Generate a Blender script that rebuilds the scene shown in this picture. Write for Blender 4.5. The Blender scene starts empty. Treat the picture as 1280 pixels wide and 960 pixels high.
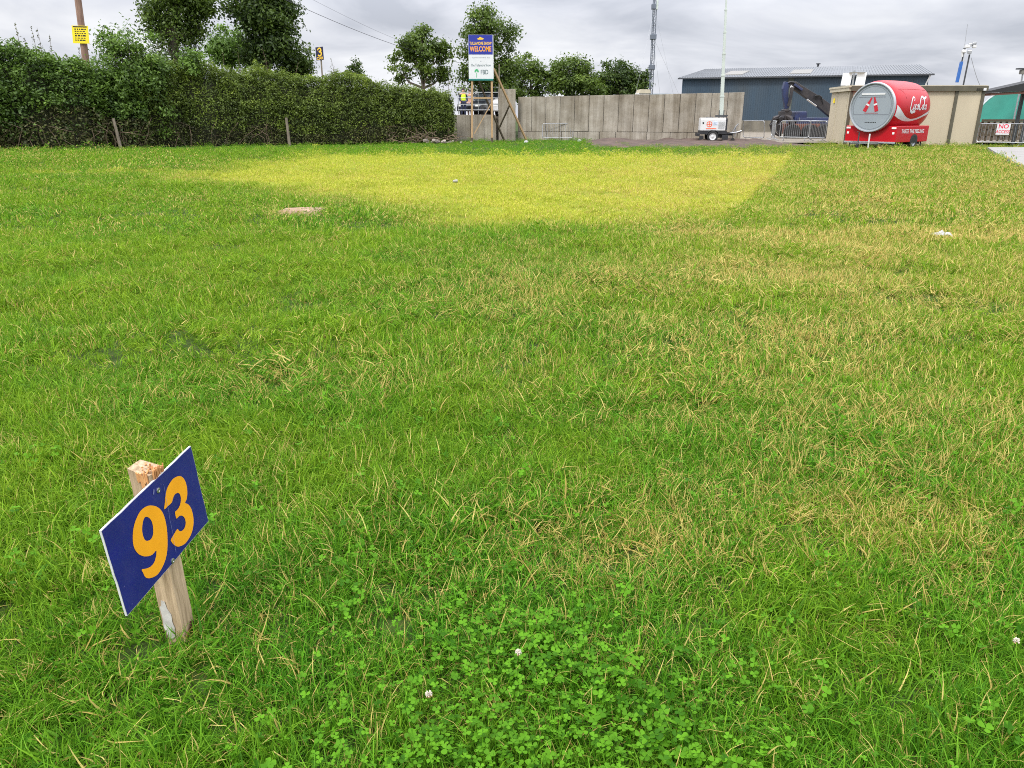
import bpy, math, random
import numpy as np
from mathutils import Vector, Matrix, Euler

random.seed(7)
RNG = np.random.default_rng(11)
C = bpy.context.scene.collection
R = math.radians
F_PX, PITCH, EYE = 953.0, R(19.5), 1.6
SI, CO = math.sin(PITCH), math.cos(PITCH)


# ---------------------------------------------------------------- survey helpers
def P(px, py, Y):
    """a point of the place at forward distance Y, from its bearing in the photograph"""
    u, v = (px - 640) / F_PX, (py - 480) / F_PX
    t = Y / (CO - v * SI)
    return Vector((u * t, Y, EYE + (-SI - v * CO) * t))


def G(px, py, z=0.0):
    u, v = (px - 640) / F_PX, (py - 480) / F_PX
    t = (EYE - z) / (SI + v * CO)
    return Vector((u * t, (CO - v * SI) * t, z))


def vnoise(x, y, scale, seed):
    """smooth value noise in 0..1"""
    x = np.asarray(x, dtype=float) / scale + seed * 17.31
    y = np.asarray(y, dtype=float) / scale + seed * 9.77
    xi, yi = np.floor(x).astype(np.int64), np.floor(y).astype(np.int64)
    fx, fy = x - xi, y - yi
    fx, fy = fx * fx * (3 - 2 * fx), fy * fy * (3 - 2 * fy)

    def h(a, b):
        n = (a * 374761393 + b * 668265263 + seed * 982451653) & 0x7FFFFFFF
        n = ((n ^ (n >> 13)) * 1274126177) & 0x7FFFFFFF
        return ((n ^ (n >> 16)) & 0xFFFF) / 65535.0
    a = h(xi, yi) * (1 - fx) + h(xi + 1, yi) * fx
    b = h(xi, yi + 1) * (1 - fx) + h(xi + 1, yi + 1) * fx
    return a * (1 - fy) + b * fy


def fbm(x, y, scale, seed, octv=3):
    s, w, t = 0, 1.0, 0
    for k in range(octv):
        s = s + w * vnoise(x, y, scale / 2 ** k, seed + k * 5)
        t += w
        w *= .55
    return s / t


def sstep(a, b, x):
    t = np.clip((np.asarray(x, dtype=float) - a) / (b - a), 0, 1)
    return t * t * (3 - 2 * t)


def ground_z(x, y):
    return .035 * (vnoise(x, y, 2.6, 3) - .5) + .02 * (vnoise(x, y, .8, 4) - .5) + .10 * (vnoise(x, y, 11, 5) - .5) * sstep(4, 14, y)


# ---------------------------------------------------------------- materials
def nodes_of(name):
    m = bpy.data.materials.new(name)
    m.use_nodes = True
    nt = m.node_tree
    return m, nt, nt.nodes['Principled BSDF']


def mat(name, col, rough=.6, metal=0.0, var=.12, scale=3.0, dirt=None, dirt_amt=.0, bump=0.0, bscale=40.0, coat=0.0, stretch=(1, 1, 1), spec=.5, fleck=None):
    m, nt, b = nodes_of(name)
    N, L = nt.nodes, nt.links
    tc = N.new('ShaderNodeTexCoord')
    mp = N.new('ShaderNodeMapping')
    mp.inputs['Scale'].default_value = stretch
    L.new(tc.outputs['Object'], mp.inputs['Vector'])
    nz = N.new('ShaderNodeTexNoise')
    nz.inputs['Scale'].default_value = scale
    nz.inputs['Detail'].default_value = 5
    L.new(mp.outputs[0], nz.inputs['Vector'])
    rp = N.new('ShaderNodeValToRGB')
    rp.color_ramp.elements[0].position = .3
    rp.color_ramp.elements[1].position = .7
    rp.color_ramp.elements[0].color = (*[c * (1 - var) for c in col], 1)
    rp.color_ramp.elements[1].color = (*[min(1, c * (1 + var)) for c in col], 1)
    L.new(nz.outputs['Fac'], rp.inputs[0])
    out = rp.outputs[0]
    if dirt:
        n2 = N.new('ShaderNodeTexNoise')
        n2.inputs['Scale'].default_value = scale * .6
        n2.inputs['Detail'].default_value = 8
        n2.inputs['Roughness'].default_value = .7
        L.new(mp.outputs[0], n2.inputs['Vector'])
        r2 = N.new('ShaderNodeValToRGB')
        r2.color_ramp.elements[0].position = .45
        r2.color_ramp.elements[1].position = .75
        L.new(n2.outputs['Fac'], r2.inputs[0])
        mu = N.new('ShaderNodeMath'); mu.operation = 'MULTIPLY'
        mu.inputs[1].default_value = dirt_amt
        L.new(r2.outputs[0], mu.inputs[0])
        mx = N.new('ShaderNodeMix'); mx.data_type = 'RGBA'
        L.new(mu.outputs[0], mx.inputs[0])
        L.new(out, mx.inputs[6])
        mx.inputs[7].default_value = (*dirt, 1)
        out = mx.outputs[2]
    if fleck:
        n4 = N.new('ShaderNodeTexNoise'); n4.inputs['Scale'].default_value = 75; n4.inputs['Detail'].default_value = 3
        L.new(mp.outputs[0], n4.inputs['Vector'])
        r4 = N.new('ShaderNodeValToRGB'); r4.color_ramp.elements[0].position = .735; r4.color_ramp.elements[1].position = .77
        L.new(n4.outputs['Fac'], r4.inputs[0])
        m4 = N.new('ShaderNodeMix'); m4.data_type = 'RGBA'
        L.new(r4.outputs[0], m4.inputs[0]); L.new(out, m4.inputs[6]); m4.inputs[7].default_value = (*fleck, 1)
        out = m4.outputs[2]
    L.new(out, b.inputs['Base Color'])
    b.inputs['Roughness'].default_value = rough
    b.inputs['Metallic'].default_value = metal
    b.inputs['Specular IOR Level'].default_value = spec
    b.inputs['Coat Weight'].default_value = coat
    if bump:
        n3 = N.new('ShaderNodeTexNoise')
        n3.inputs['Scale'].default_value = bscale
        n3.inputs['Detail'].default_value = 6
        L.new(mp.outputs[0], n3.inputs['Vector'])
        bp = N.new('ShaderNodeBump')
        bp.inputs['Strength'].default_value = bump
        bp.inputs['Distance'].default_value = .02
        L.new(n3.outputs['Fac'], bp.inputs['Height'])
        L.new(bp.outputs[0], b.inputs['Normal'])
    return m


def leaf_mat(name, dark, light, tip=None, transl=.35, rough=.5):
    """leaf colour from the point attributes rnd (each leaf) and clump (each spray of leaves)"""
    m, nt, b = nodes_of(name)
    N, L = nt.nodes, nt.links
    a1 = N.new('ShaderNodeAttribute'); a1.attribute_name = 'rnd'
    a2 = N.new('ShaderNodeAttribute'); a2.attribute_name = 'clump'
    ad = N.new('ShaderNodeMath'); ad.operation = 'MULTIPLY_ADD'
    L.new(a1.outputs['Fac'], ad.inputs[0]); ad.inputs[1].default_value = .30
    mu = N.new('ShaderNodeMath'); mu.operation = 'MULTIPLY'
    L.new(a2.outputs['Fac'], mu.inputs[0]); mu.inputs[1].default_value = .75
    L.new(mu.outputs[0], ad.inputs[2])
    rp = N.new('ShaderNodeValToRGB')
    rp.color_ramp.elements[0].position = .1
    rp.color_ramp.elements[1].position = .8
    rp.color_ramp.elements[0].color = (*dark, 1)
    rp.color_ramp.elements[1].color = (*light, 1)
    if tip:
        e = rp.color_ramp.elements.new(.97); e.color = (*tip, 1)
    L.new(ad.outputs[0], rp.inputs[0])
    L.new(rp.outputs[0], b.inputs['Base Color'])
    b.inputs['Roughness'].default_value = rough
    b.inputs['Specular IOR Level'].default_value = .35
    tr = N.new('ShaderNodeBsdfTranslucent')
    L.new(rp.outputs[0], tr.inputs['Color'])
    ms = N.new('ShaderNodeMixShader'); ms.inputs[0].default_value = transl
    L.new(b.outputs[0], ms.inputs[1]); L.new(tr.outputs[0], ms.inputs[2])
    L.new(ms.outputs[0], N['Material Output'].inputs['Surface'])
    return m


def grass_mat(name, kind):
    """blade colour: own random value of the blade + the patch it grows in (bleached, dry, lush)"""
    m, nt, b = nodes_of(name)
    N, L = nt.nodes, nt.links
    a1 = N.new('ShaderNodeAttribute'); a1.attribute_name = 'rnd'
    a2 = N.new('ShaderNodeAttribute'); a2.attribute_name = 'rnd2'
    at = N.new('ShaderNodeAttribute'); at.attribute_name = 'tint'; at.attribute_type = 'INSTANCER'
    sp = N.new('ShaderNodeSeparateColor'); L.new(at.outputs['Color'], sp.inputs[0])

    def mix(f, a, c):
        x = N.new('ShaderNodeMix'); x.data_type = 'RGBA'
        for s, i in ((f, 0), (a, 6), (c, 7)):
            if isinstance(s, (tuple, float, int)):
                x.inputs[i].default_value = s if i == 0 else (*s, 1)
            else:
                L.new(s, x.inputs[i])
        return x.outputs[2]

    def mth(op, a, c=0.0, d=0.0):
        x = N.new('ShaderNodeMath'); x.operation = op
        for s, i in ((a, 0), (c, 1), (d, 2)):
            if isinstance(s, (float, int)):
                x.inputs[i].default_value = s
            else:
                L.new(s, x.inputs[i])
        x.use_clamp = op != 'SUBTRACT'
        return x.outputs[0]
    yel, dry, lush = sp.outputs[0], sp.outputs[1], sp.outputs[2]
    ge = N.new('ShaderNodeNewGeometry'); sx = N.new('ShaderNodeSeparateXYZ')
    L.new(ge.outputs['Position'], sx.inputs[0])
    ex, ey = 11.48 - 3.61, 32.1 - 12.69
    ln_ = math.hypot(ex, ey)
    side = N.new('ShaderNodeVectorMath'); side.operation = 'DOT_PRODUCT'
    L.new(ge.outputs['Position'], side.inputs[0]); side.inputs[1].default_value = (-ey / ln_, ex / ln_, 0)
    off_ = (3.61 * -ey + 12.69 * ex) / ln_
    inside = N.new('ShaderNodeMapRange'); inside.inputs[1].default_value = off_ - .05; inside.inputs[2].default_value = off_ + .08
    L.new(side.outputs['Value'], inside.inputs[0])
    back = N.new('ShaderNodeMapRange'); back.inputs[1].default_value = 30.9; back.inputs[2].default_value = 31.3
    back.inputs[3].default_value = 1.0; back.inputs[4].default_value = 0.0
    L.new(sx.outputs[1], back.inputs[0])
    cut = N.new('ShaderNodeMath'); cut.operation = 'MULTIPLY'
    L.new(inside.outputs[0], cut.inputs[0]); L.new(back.outputs[0], cut.inputs[1])
    yc = N.new('ShaderNodeMath'); yc.operation = 'MULTIPLY'
    L.new(yel, yc.inputs[0]); L.new(cut.outputs[0], yc.inputs[1])
    yel = yc.outputs[0]
    if kind == 'clover':
        g = mix(a1.outputs['Fac'], (.036, .125, .005), (.125, .315, .014))
    else:
        g1 = mix(a1.outputs['Fac'], (.020, .105, .004), (.140, .370, .022))     # fresh
        g2 = mix(a1.outputs['Fac'], (.072, .165, .005), (.275, .420, .026))      # yellower sward
        g = mix(lush, g2, g1)
        y = mix(a1.outputs['Fac'], (.29, .36, .020), (.64, .61, .095))           # bleached lime
        g = mix(yel, g, y)
        straw = mix(a1.outputs['Fac'], (.36, .27, .062), (.70, .57, .19))
        # a blade is dry when its second random value falls under the dryness of its patch
        isd = mth('GREATER_THAN', mth('MULTIPLY', dry, 1.0), a2.outputs['Fac'])
        g = mix(isd, g, straw)
    L.new(g, b.inputs['Base Color'])
    b.inputs['Roughness'].default_value = .5
    b.inputs['Specular IOR Level'].default_value = .10
    tr = N.new('ShaderNodeBsdfTranslucent'); L.new(g, tr.inputs['Color'])
    ms = N.new('ShaderNodeMixShader'); ms.inputs[0].default_value = .38
    L.new(b.outputs[0], ms.inputs[1]); L.new(tr.outputs[0], ms.inputs[2])
    L.new(ms.outputs[0], N['Material Output'].inputs['Surface'])
    return m


def wood_mat(name, c1, c2, grain=(30, 30, 1.5)):
    m, nt, b = nodes_of(name)
    N, L = nt.nodes, nt.links
    tc = N.new('ShaderNodeTexCoord'); mp = N.new('ShaderNodeMapping')
    mp.inputs['Scale'].default_value = grain
    L.new(tc.outputs['Object'], mp.inputs['Vector'])
    nz = N.new('ShaderNodeTexNoise'); nz.inputs['Scale'].default_value = 2.2; nz.inputs['Detail'].default_value = 8
    nz.inputs['Roughness'].default_value = .7
    L.new(mp.outputs[0], nz.inputs['Vector'])
    rp = N.new('ShaderNodeValToRGB')
    rp.color_ramp.elements[0].position = .34; rp.color_ramp.elements[1].position = .64
    rp.color_ramp.elements[0].color = (*c1, 1); rp.color_ramp.elements[1].color = (*c2, 1)
    L.new(nz.outputs['Fac'], rp.inputs[0]); L.new(rp.outputs[0], b.inputs['Base Color'])
    b.inputs['Roughness'].default_value = .85
    bp = N.new('ShaderNodeBump'); bp.inputs['Strength'].default_value = .5; bp.inputs['Distance'].default_value = .004
    L.new(nz.outputs['Fac'], bp.inputs['Height']); L.new(bp.outputs[0], b.inputs['Normal'])
    return m


def concrete_mat(name):
    m, nt, b = nodes_of(name)
    N, L = nt.nodes, nt.links
    tc = N.new('ShaderNodeTexCoord')

    def noise(scale, stretch, det=6, rough=.6):
        mp = N.new('ShaderNodeMapping'); mp.inputs['Scale'].default_value = stretch
        L.new(tc.outputs['Object'], mp.inputs['Vector'])
        n = N.new('ShaderNodeTexNoise'); n.inputs['Scale'].default_value = scale
        n.inputs['Detail'].default_value = det; n.inputs['Roughness'].default_value = rough
        L.new(mp.outputs[0], n.inputs['Vector'])
        return n.outputs['Fac']

    def ramp(f, p0, p1, c0, c1):
        r = N.new('ShaderNodeValToRGB')
        r.color_ramp.elements[0].position = p0; r.color_ramp.elements[1].position = p1
        r.color_ramp.elements[0].color = (*c0, 1); r.color_ramp.elements[1].color = (*c1, 1)
        L.new(f, r.inputs[0])
        return r.outputs[0]

    def mul(a, c, f=1.0):
        x = N.new('ShaderNodeMix'); x.data_type = 'RGBA'; x.blend_type = 'MULTIPLY'
        x.inputs[0].default_value = f
        L.new(a, x.inputs[6]); L.new(c, x.inputs[7])
        return x.outputs[2]
    base = ramp(noise(.9, (1, 1, 1)), .3, .7, (.29, .262, .215), (.45, .415, .35))
    streak = ramp(noise(1.0, (3.2, 3.2, .16), 7, .7), .34, .62, (.50, .465, .41), (1, 1, 1))   # rain streaks from the coping
    blot = ramp(noise(.35, (1, 1, 1.6), 9, .75), .36, .60, (.55, .50, .42), (1, 1, 1))        # damp stains
    fine = ramp(noise(14, (1, 1, 1), 4, .6), .25, .75, (.82, .82, .82), (1.1, 1.1, 1.1))
    c = mul(mul(mul(base, streak, .85), blot, .75), fine, .8)
    L.new(c, b.inputs['Base Color'])
    b.inputs['Roughness'].default_value = .92
    return m


M = dict(
    concrete=concrete_mat('cast_concrete'),
    joint=mat('joint_shadow_mortar', (.07, .065, .055), .95),
    stake=wood_mat('weathered_stake', (.20, .135, .07), (.50, .37, .235)),
    stake_raw=wood_mat('split_wood', (.36, .13, .04), (.62, .33, .13), (20, 20, 3)),
    rust=mat('rust_stain', (.10, .03, .015), .9, var=.5, scale=30),
    chalk=mat('white_scrape', (.44, .42, .39), .9, var=.25, scale=30, dirt=(.28, .22, .16), dirt_amt=.7),
    timber=wood_mat('sawn_timber', (.30, .19, .09), (.46, .31, .17)),
    timber_dark=wood_mat('wet_timber', (.05, .04, .022), (.10, .075, .045)),
    pole=wood_mat('creosoted_pole', (.15, .085, .06), (.29, .18, .13), (6, 6, .6)),
    post=wood_mat('grey_post', (.10, .082, .058), (.23, .19, .14), (8, 8, 1)),
    blue=mat('blue_print', (.008, .009, .155), .38, var=.14, scale=9, dirt=(.05, .05, .19), dirt_amt=.35, coat=.15, fleck=(.13, .14, .30)),
    navy=mat('navy_print', (.008, .008, .045), .5),
    royal=mat('royal_print', (.012, .022, .26), .45, var=.05),
    yellow=mat('amber_print', (.86, .36, .012), .45, var=.05, scale=12),
    gold=mat('gold_print', (.85, .52, .03), .5, var=.05),
    signyel=mat('yellow_sign', (.80, .62, .012), .5, var=.06, scale=8),
    black=mat('black_print', (.012, .012, .012), .5),
    white=mat('white_paint', (.60, .60, .595), .45, var=.04, dirt=(.5, .49, .45), dirt_amt=.3),
    board=mat('white_board', (.62, .63, .64), .4, var=.03),
    ink=mat('grey_green_ink', (.05, .10, .11), .6),
    inkpale=mat('pale_ink', (.30, .32, .36), .6),
    green_print=mat('green_print', (.06, .36, .14), .5),
    teal=mat('teal_trim', (.01, .17, .15), .5),
    steel=mat('galvanised_steel', (.36, .37, .38), .42, .75, var=.14, scale=14),
    darksteel=mat('dark_steel', (.055, .058, .062), .55, .3, var=.2, scale=6),
    screw=mat('zinc_screw', (.45, .45, .46), .3, .9, var=.2, scale=60),
    shed=mat('blue_cladding', (.028, .054, .082), .5, var=.12, scale=.5, dirt=(.08, .075, .055), dirt_amt=.35, stretch=(1, 1, .3)),
    shedroof=mat('grey_roof_sheet', (.150, .160, .170), .7, var=.12, scale=.6, dirt=(.12, .11, .10), dirt_amt=.3),
    rooflight=mat('rooflight_sheet', (.185, .175, .15), .5, var=.1),
    shedbase=mat('shed_base_wall', (.15, .135, .105), .9, var=.3, scale=1.2),
    cream=mat('cream_panel', (.47, .405, .285), .55, var=.05, scale=1.0, dirt=(.34, .29, .20), dirt_amt=.30, stretch=(1, 1, .4)),
    olive=mat('olive_trim', (.082, .074, .048), .6, var=.15),
    cream_trim=mat('cream_trim', (.46, .41, .30), .6),
    red=mat('red_gloss', (.43, .002, .010), .38, var=.05, scale=1.5, dirt=(.32, .010, .016), dirt_amt=.3, coat=.12, spec=.35),
    greydisc=mat('grey_disc', (.235, .265, .29), .5, var=.04, scale=2, dirt=(.28, .30, .32), dirt_amt=.3),
    rim=mat('silver_rim', (.38, .40, .42), .35, .3, var=.06),
    seam=mat('seam_line', (.12, .13, .15), .6),
    darkred=mat('dark_red_print', (.42, .012, .025), .45),
    redseam=mat('red_seam', (.30, .004, .01), .5),
    tyre=mat('tyre_rubber', (.022, .022, .022), .85, var=.3, scale=20),
    chassis=mat('black_chassis', (.018, .019, .022), .6, var=.3, scale=4),
    navyblue=mat('navy_machine', (.018, .028, .085), .45, var=.25, scale=3, dirt=(.05, .045, .04), dirt_amt=.5),
    blackmachine=mat('black_machine', (.020, .018, .020), .55, var=.3, scale=3, dirt=(.09, .07, .06), dirt_amt=.5),
    rusty=mat('rusty_panel', (.14, .055, .035), .8, var=.35, scale=4),
    chrome=mat('chrome_rod', (.75, .75, .76), .15, 1.0),
    mast=mat('pale_mast', (.50, .55, .50), .5, .2, var=.08),
    lattice=mat('lattice_steel', (.15, .17, .20), .5, .5),
    ram=mat('blue_ram', (.03, .12, .38), .4),
    tarp=mat('green_tarpaulin', (.022, .205, .155), .55, var=.18, scale=.9, dirt=(.06, .26, .21), dirt_amt=.4),
    tarp_pale=mat('pale_tarpaulin', (.42, .50, .50), .6),
    canopy=mat('black_canopy', (.018, .018, .018), .7),
    fascia=mat('brown_fascia', (.11, .045, .03), .7),
    hivis=mat('hivis_vest', (.62, .85, .03), .7),
    greycloth=mat('grey_cloth', (.28, .29, .33), .9),
    navycloth=mat('navy_cloth', (.015, .02, .05), .9),
    pinkcloth=mat('pale_trousers', (.34, .24, .24), .9),
    skin=mat('skin', (.48, .27, .19), .6),
    hair=mat('hair', (.03, .02, .015), .8),
    glass=mat('dark_glass', (.02, .025, .03), .08, spec=.8),
    darkcar=mat('dark_car_paint', (.02, .022, .028), .3, coat=.6),
    vangreen=mat('green_stripe', (.03, .13, .05), .5),
    lamp_red=mat('red_lens', (.5, .02, .02), .3),
    lamp_white=mat('clear_lens', (.75, .75, .72), .2),
    orange=mat('orange_print', (.75, .10, .02), .5),
    cable=mat('black_cable', (.03, .03, .035), .6),
    bark=mat('bark', (.10, .08, .06), .95, var=.35, scale=4, bump=.5, bscale=8),
    twig=mat('twig', (.12, .085, .055), .95, var=.3),
    bramble=mat('dry_bramble', (.15, .105, .07), .95, var=.3),
    stone=mat('pale_stone', (.24, .205, .17), .9, var=.3, scale=5),
    plastic=mat('white_plastic_bag', (.33, .33, .32), .4, var=.08, scale=20),
    petal=mat('clover_petal', (.50, .45, .37), .7, var=.2, scale=300),
    petal_old=mat('withered_petal', (.42, .25, .11), .8, var=.3, scale=300),
)
M['hedge'] = leaf_mat('hedge_leaf', (.054, .082, .016), (.175, .245, .034), (.28, .36, .05))
M['shrub'] = leaf_mat('shrub_leaf', (.038, .076, .014), (.130, .225, .030), (.21, .33, .045))
M['treeA'] = leaf_mat('ash_leaf', (.034, .062, .011), (.125, .195, .024), (.19, .27, .035))
M['treeB'] = leaf_mat('ivy_leaf', (.020, .042, .010), (.078, .128, .018), (.11, .17, .02))
M['treeC'] = leaf_mat('lime_leaf', (.050, .10, .015), (.15, .26, .035), (.22, .34, .05))
M['bramble_leaf'] = leaf_mat('bramble_leaf', (.060, .066, .024), (.15, .16, .050), (.26, .19, .09))
M['grass'] = grass_mat('grass_blade', 'grass')
M['clover'] = grass_mat('clover_leaf', 'clover')


# ---------------------------------------------------------------- objects
def thing(name, label, cat, loc=(0, 0, 0), rotz=0.0, group=None):
    o = bpy.data.objects.new(name, None)
    o.empty_display_size = .2
    C.objects.link(o)
    o.location = loc
    o.rotation_euler = (0, 0, rotz)
    tag(o, label, cat, group)
    return o


def tag(o, label, cat, group=None):
    o['label'] = label
    o['category'] = cat
    if group:
        o['group'] = group
    return o


def link(name, me, m, parent=None, kind=None, world=False):
    o = bpy.data.objects.new(name, me)
    C.objects.link(o)
    if m is not None and not me.materials:
        me.materials.append(m)
    if parent is not None:
        if world:
            off = Vector((0, 0, 0))
            p = parent
            while p is not None:
                off += p.location
                p = p.parent
            me.transform(Matrix.Translation(-off))
        o.parent = parent
    if kind:
        o['kind'] = kind
    return o


class MB:
    def __init__(s):
        s.v, s.f = [], []

    def add(s, vs, fs):
        n = len(s.v)
        s.v += [tuple(p) for p in vs]
        s.f += [tuple(i + n for i in f) for f in fs]
        return s

    def box(s, c, d, rz=0.0, mtx=None):
        x, y, z = d[0] / 2, d[1] / 2, d[2] / 2
        vs = [Vector((a, b, e)) for a in (-x, x) for b in (-y, y) for e in (-z, z)]
        mm = Matrix.Translation(Vector(c)) @ (mtx if mtx else Matrix.Rotation(rz, 4, 'Z'))
        return s.add([mm @ p for p in vs], [(0, 1, 3, 2), (4, 6, 7, 5), (0, 4, 5, 1), (2, 3, 7, 6), (0, 2, 6, 4), (1, 5, 7, 3)])

    def beam(s, p, q, w, h=None, up=(0, 0, 1)):
        """square bar from p to q: w across, h along 'up'"""
        p, q = Vector(p), Vector(q)
        h = h or w
        d = (q - p).normalized()
        u = Vector(up)
        if abs(d.dot(u)) > .95:
            u = Vector((0, 1, 0))
        a = d.cross(u).normalized()
        b = a.cross(d).normalized()
        vs = [o + a * i * w / 2 + b * j * h / 2 for o in (p, q) for i, j in ((-1, -1), (1, -1), (1, 1), (-1, 1))]
        return s.add(vs, [(3, 2, 1, 0), (4, 5, 6, 7), (0, 1, 5, 4), (1, 2, 6, 5), (2, 3, 7, 6), (3, 0, 4, 7)])

    def tube(s, pts, rad, n=6, cap=True):
        pts = [Vector(p) for p in pts]
        if not isinstance(rad, (list, tuple)):
            rad = [rad] * len(pts)
        rings = []
        ref = Vector((.31, .17, .93))
        for i, p in enumerate(pts):
            d = (pts[min(i + 1, len(pts) - 1)] - pts[max(i - 1, 0)]).normalized()
            if abs(d.dot(ref)) > .97:
                ref = Vector((.9, .3, .1))
            a = d.cross(ref).normalized()
            b = d.cross(a).normalized()
            rings.append([p + (a * math.cos(t) + b * math.sin(t)) * rad[i] for t in [2 * math.pi * k / n for k in range(n)]])
        vs = [v for r in rings for v in r]
        fs = [(i * n + k, i * n + (k + 1) % n, (i + 1) * n + (k + 1) % n, (i + 1) * n + k) for i in range(len(pts) - 1) for k in range(n)]
        if cap:
            fs += [tuple(range(n - 1, -1, -1)), tuple(range((len(pts) - 1) * n, len(pts) * n))]
        return s.add(vs, fs)

    def lathe(s, prof, o, ax, n=40, cap0=True, cap1=True):
        """prof: (distance along ax, radius)"""
        o, ax = Vector(o), Vector(ax).normalized()
        a = ax.cross(Vector((0, 0, 1)))
        a = Vector((1, 0, 0)) if a.length < .1 else a.normalized()
        b = a.cross(ax).normalized()
        vs = [o + ax * t + (a * math.cos(w) + b * math.sin(w)) * r for t, r in prof for w in [2 * math.pi * k / n for k in range(n)]]
        fs = [(i * n + k, i * n + (k + 1) % n, (i + 1) * n + (k + 1) % n, (i + 1) * n + k) for i in range(len(prof) - 1) for k in range(n)]
        if cap0:
            fs.append(tuple(range(n - 1, -1, -1)))
        if cap1:
            fs.append(tuple(range((len(prof) - 1) * n, len(prof) * n)))
        return s.add(vs, fs)

    def prism(s, poly, fn, t0, t1):
        """poly (u, v) given thickness t0..t1 through fn(u, v, t)"""
        n = len(poly)
        vs = [fn(u, v, t0) for u, v in poly] + [fn(u, v, t1) for u, v in poly]
        fs = [tuple(range(n - 1, -1, -1)), tuple(range(n, 2 * n))] + [(k, (k + 1) % n, n + (k + 1) % n, n + k) for k in range(n)]
        return s.add(vs, fs)

    def ribbon(s, pts, w, fn, lift=.0, taper=None):
        """flat pen stroke along (u, v) points"""
        vs, fs = [], []
        n = len(pts)
        for i, p in enumerate(pts):
            a, b = pts[max(i - 1, 0)], pts[min(i + 1, n - 1)]
            dx, dy = b[0] - a[0], b[1] - a[1]
            l = math.hypot(dx, dy) or 1
            ww = (w[i] if isinstance(w, (list, tuple)) else w) / 2
            nx, ny = -dy / l * ww, dx / l * ww
            z = lift + i * 1e-5
            vs += [fn(p[0] + nx, p[1] + ny, z), fn(p[0] - nx, p[1] - ny, z)]
            if i:
                fs.append((2 * i - 2, 2 * i - 1, 2 * i + 1, 2 * i))
        return s.add(vs, fs)

    def text(s, body, fn, u, v, size, lift=.004, xs=1.0, bold=0.0, align='CENTER', fit=None):
        cu = bpy.data.curves.new('lettering', 'FONT')
        cu.body, cu.size, cu.align_x, cu.align_y, cu.offset = body, 1.0, align, 'CENTER', bold
        cu.resolution_u = 3
        o = bpy.data.objects.new('lettering', cu)
        C.objects.link(o)
        dg = bpy.context.evaluated_depsgraph_get()
        me = o.evaluated_get(dg).to_mesh()
        if fit:
            xx = [p.co.x for p in me.vertices]
            xs = fit / ((max(xx) - min(xx)) * size)
        s.add([fn(u + p.co.x * size * xs, v + p.co.y * size, lift) for p in me.vertices], [tuple(p.vertices) for p in me.polygons])
        o.evaluated_get(dg).to_mesh_clear()
        bpy.data.objects.remove(o)
        bpy.data.curves.remove(cu)
        return s

    def build(s, name, m, parent=None, kind=None, world=False, smooth=False, bevel=0.0):
        me = bpy.data.meshes.new(name)
        me.from_pydata(s.v, [], s.f)
        me.update()
        o = link(name, me, m, parent, kind, world)
        if smooth:
            me.shade_smooth()
            if smooth != 'all':
                me.set_sharp_from_angle(angle=R(38))
        if bevel:
            md = o.modifiers.new('edge', 'BEVEL')
            md.width, md.segments, md.limit_method = bevel, 2, 'ANGLE'
        return o


def arc(cx, cy, rx, ry, a0, a1, n=14):
    return [(cx + rx * math.cos(R(a0 + (a1 - a0) * k / n)), cy + ry * math.sin(R(a0 + (a1 - a0) * k / n))) for k in range(n + 1)]


def np_mesh(name, v, f, attrs=None):
    """v (n, 3); f (m, k) polygons of k corners"""
    me = bpy.data.meshes.new(name)
    v = np.ascontiguousarray(v, dtype=np.float32)
    f = np.ascontiguousarray(f, dtype=np.int32)
    k = f.shape[1]
    me.vertices.add(len(v)); me.vertices.foreach_set('co', v.ravel())
    me.loops.add(f.size); me.loops.foreach_set('vertex_index', f.ravel())
    me.polygons.add(len(f))
    me.polygons.foreach_set('loop_start', np.arange(0, f.size, k, dtype=np.int32))
    me.update(calc_edges=True)
    for an, d in (attrs or {}).items():
        a = me.attributes.new(an, 'FLOAT', 'POINT')
        a.data.foreach_set('value', np.ascontiguousarray(d, dtype=np.float32))
    return me


def unit(a):
    return a / np.maximum(np.linalg.norm(a, axis=-1, keepdims=True), 1e-9)


def leaf_cloud(cen, out, size, clump, rng, narrow=.5, flat=.45):
    """one folded leaf per row of cen, turned mostly towards 'out' and hanging a little"""
    n = len(cen)
    nrm = unit(out * flat + rng.normal(size=(n, 3)) * .55 + np.array([0, 0, .45]))
    d = unit(np.cross(nrm, rng.normal(size=(n, 3))))
    d = unit(d + np.array([0, 0, -.25]) + out * .35)
    w = unit(np.cross(d, nrm))
    s = (size * rng.uniform(.65, 1.35, n))[:, None]
    fold = nrm * s * .12
    v = np.stack([cen - d * s * .5, cen + w * s * narrow * .5 + fold, cen + d * s * .5, cen - w * s * narrow * .5 + fold], 1).reshape(-1, 3)
    f = np.arange(n * 4).reshape(n, 4)
    return v, f, np.repeat(rng.random(n), 4), np.repeat(clump, 4)


def cloud_obj(name, parts, m, parent, kind=None):
    v = np.concatenate([p[0] for p in parts])
    off, fs = 0, []
    for p in parts:
        fs.append(p[1] + off)
        off += len(p[0])
    me = np_mesh(name, v, np.concatenate(fs), {'rnd': np.concatenate([p[2] for p in parts]), 'clump': np.concatenate([p[3] for p in parts])})
    return link(name, me, m, parent, kind, world=True)


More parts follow.
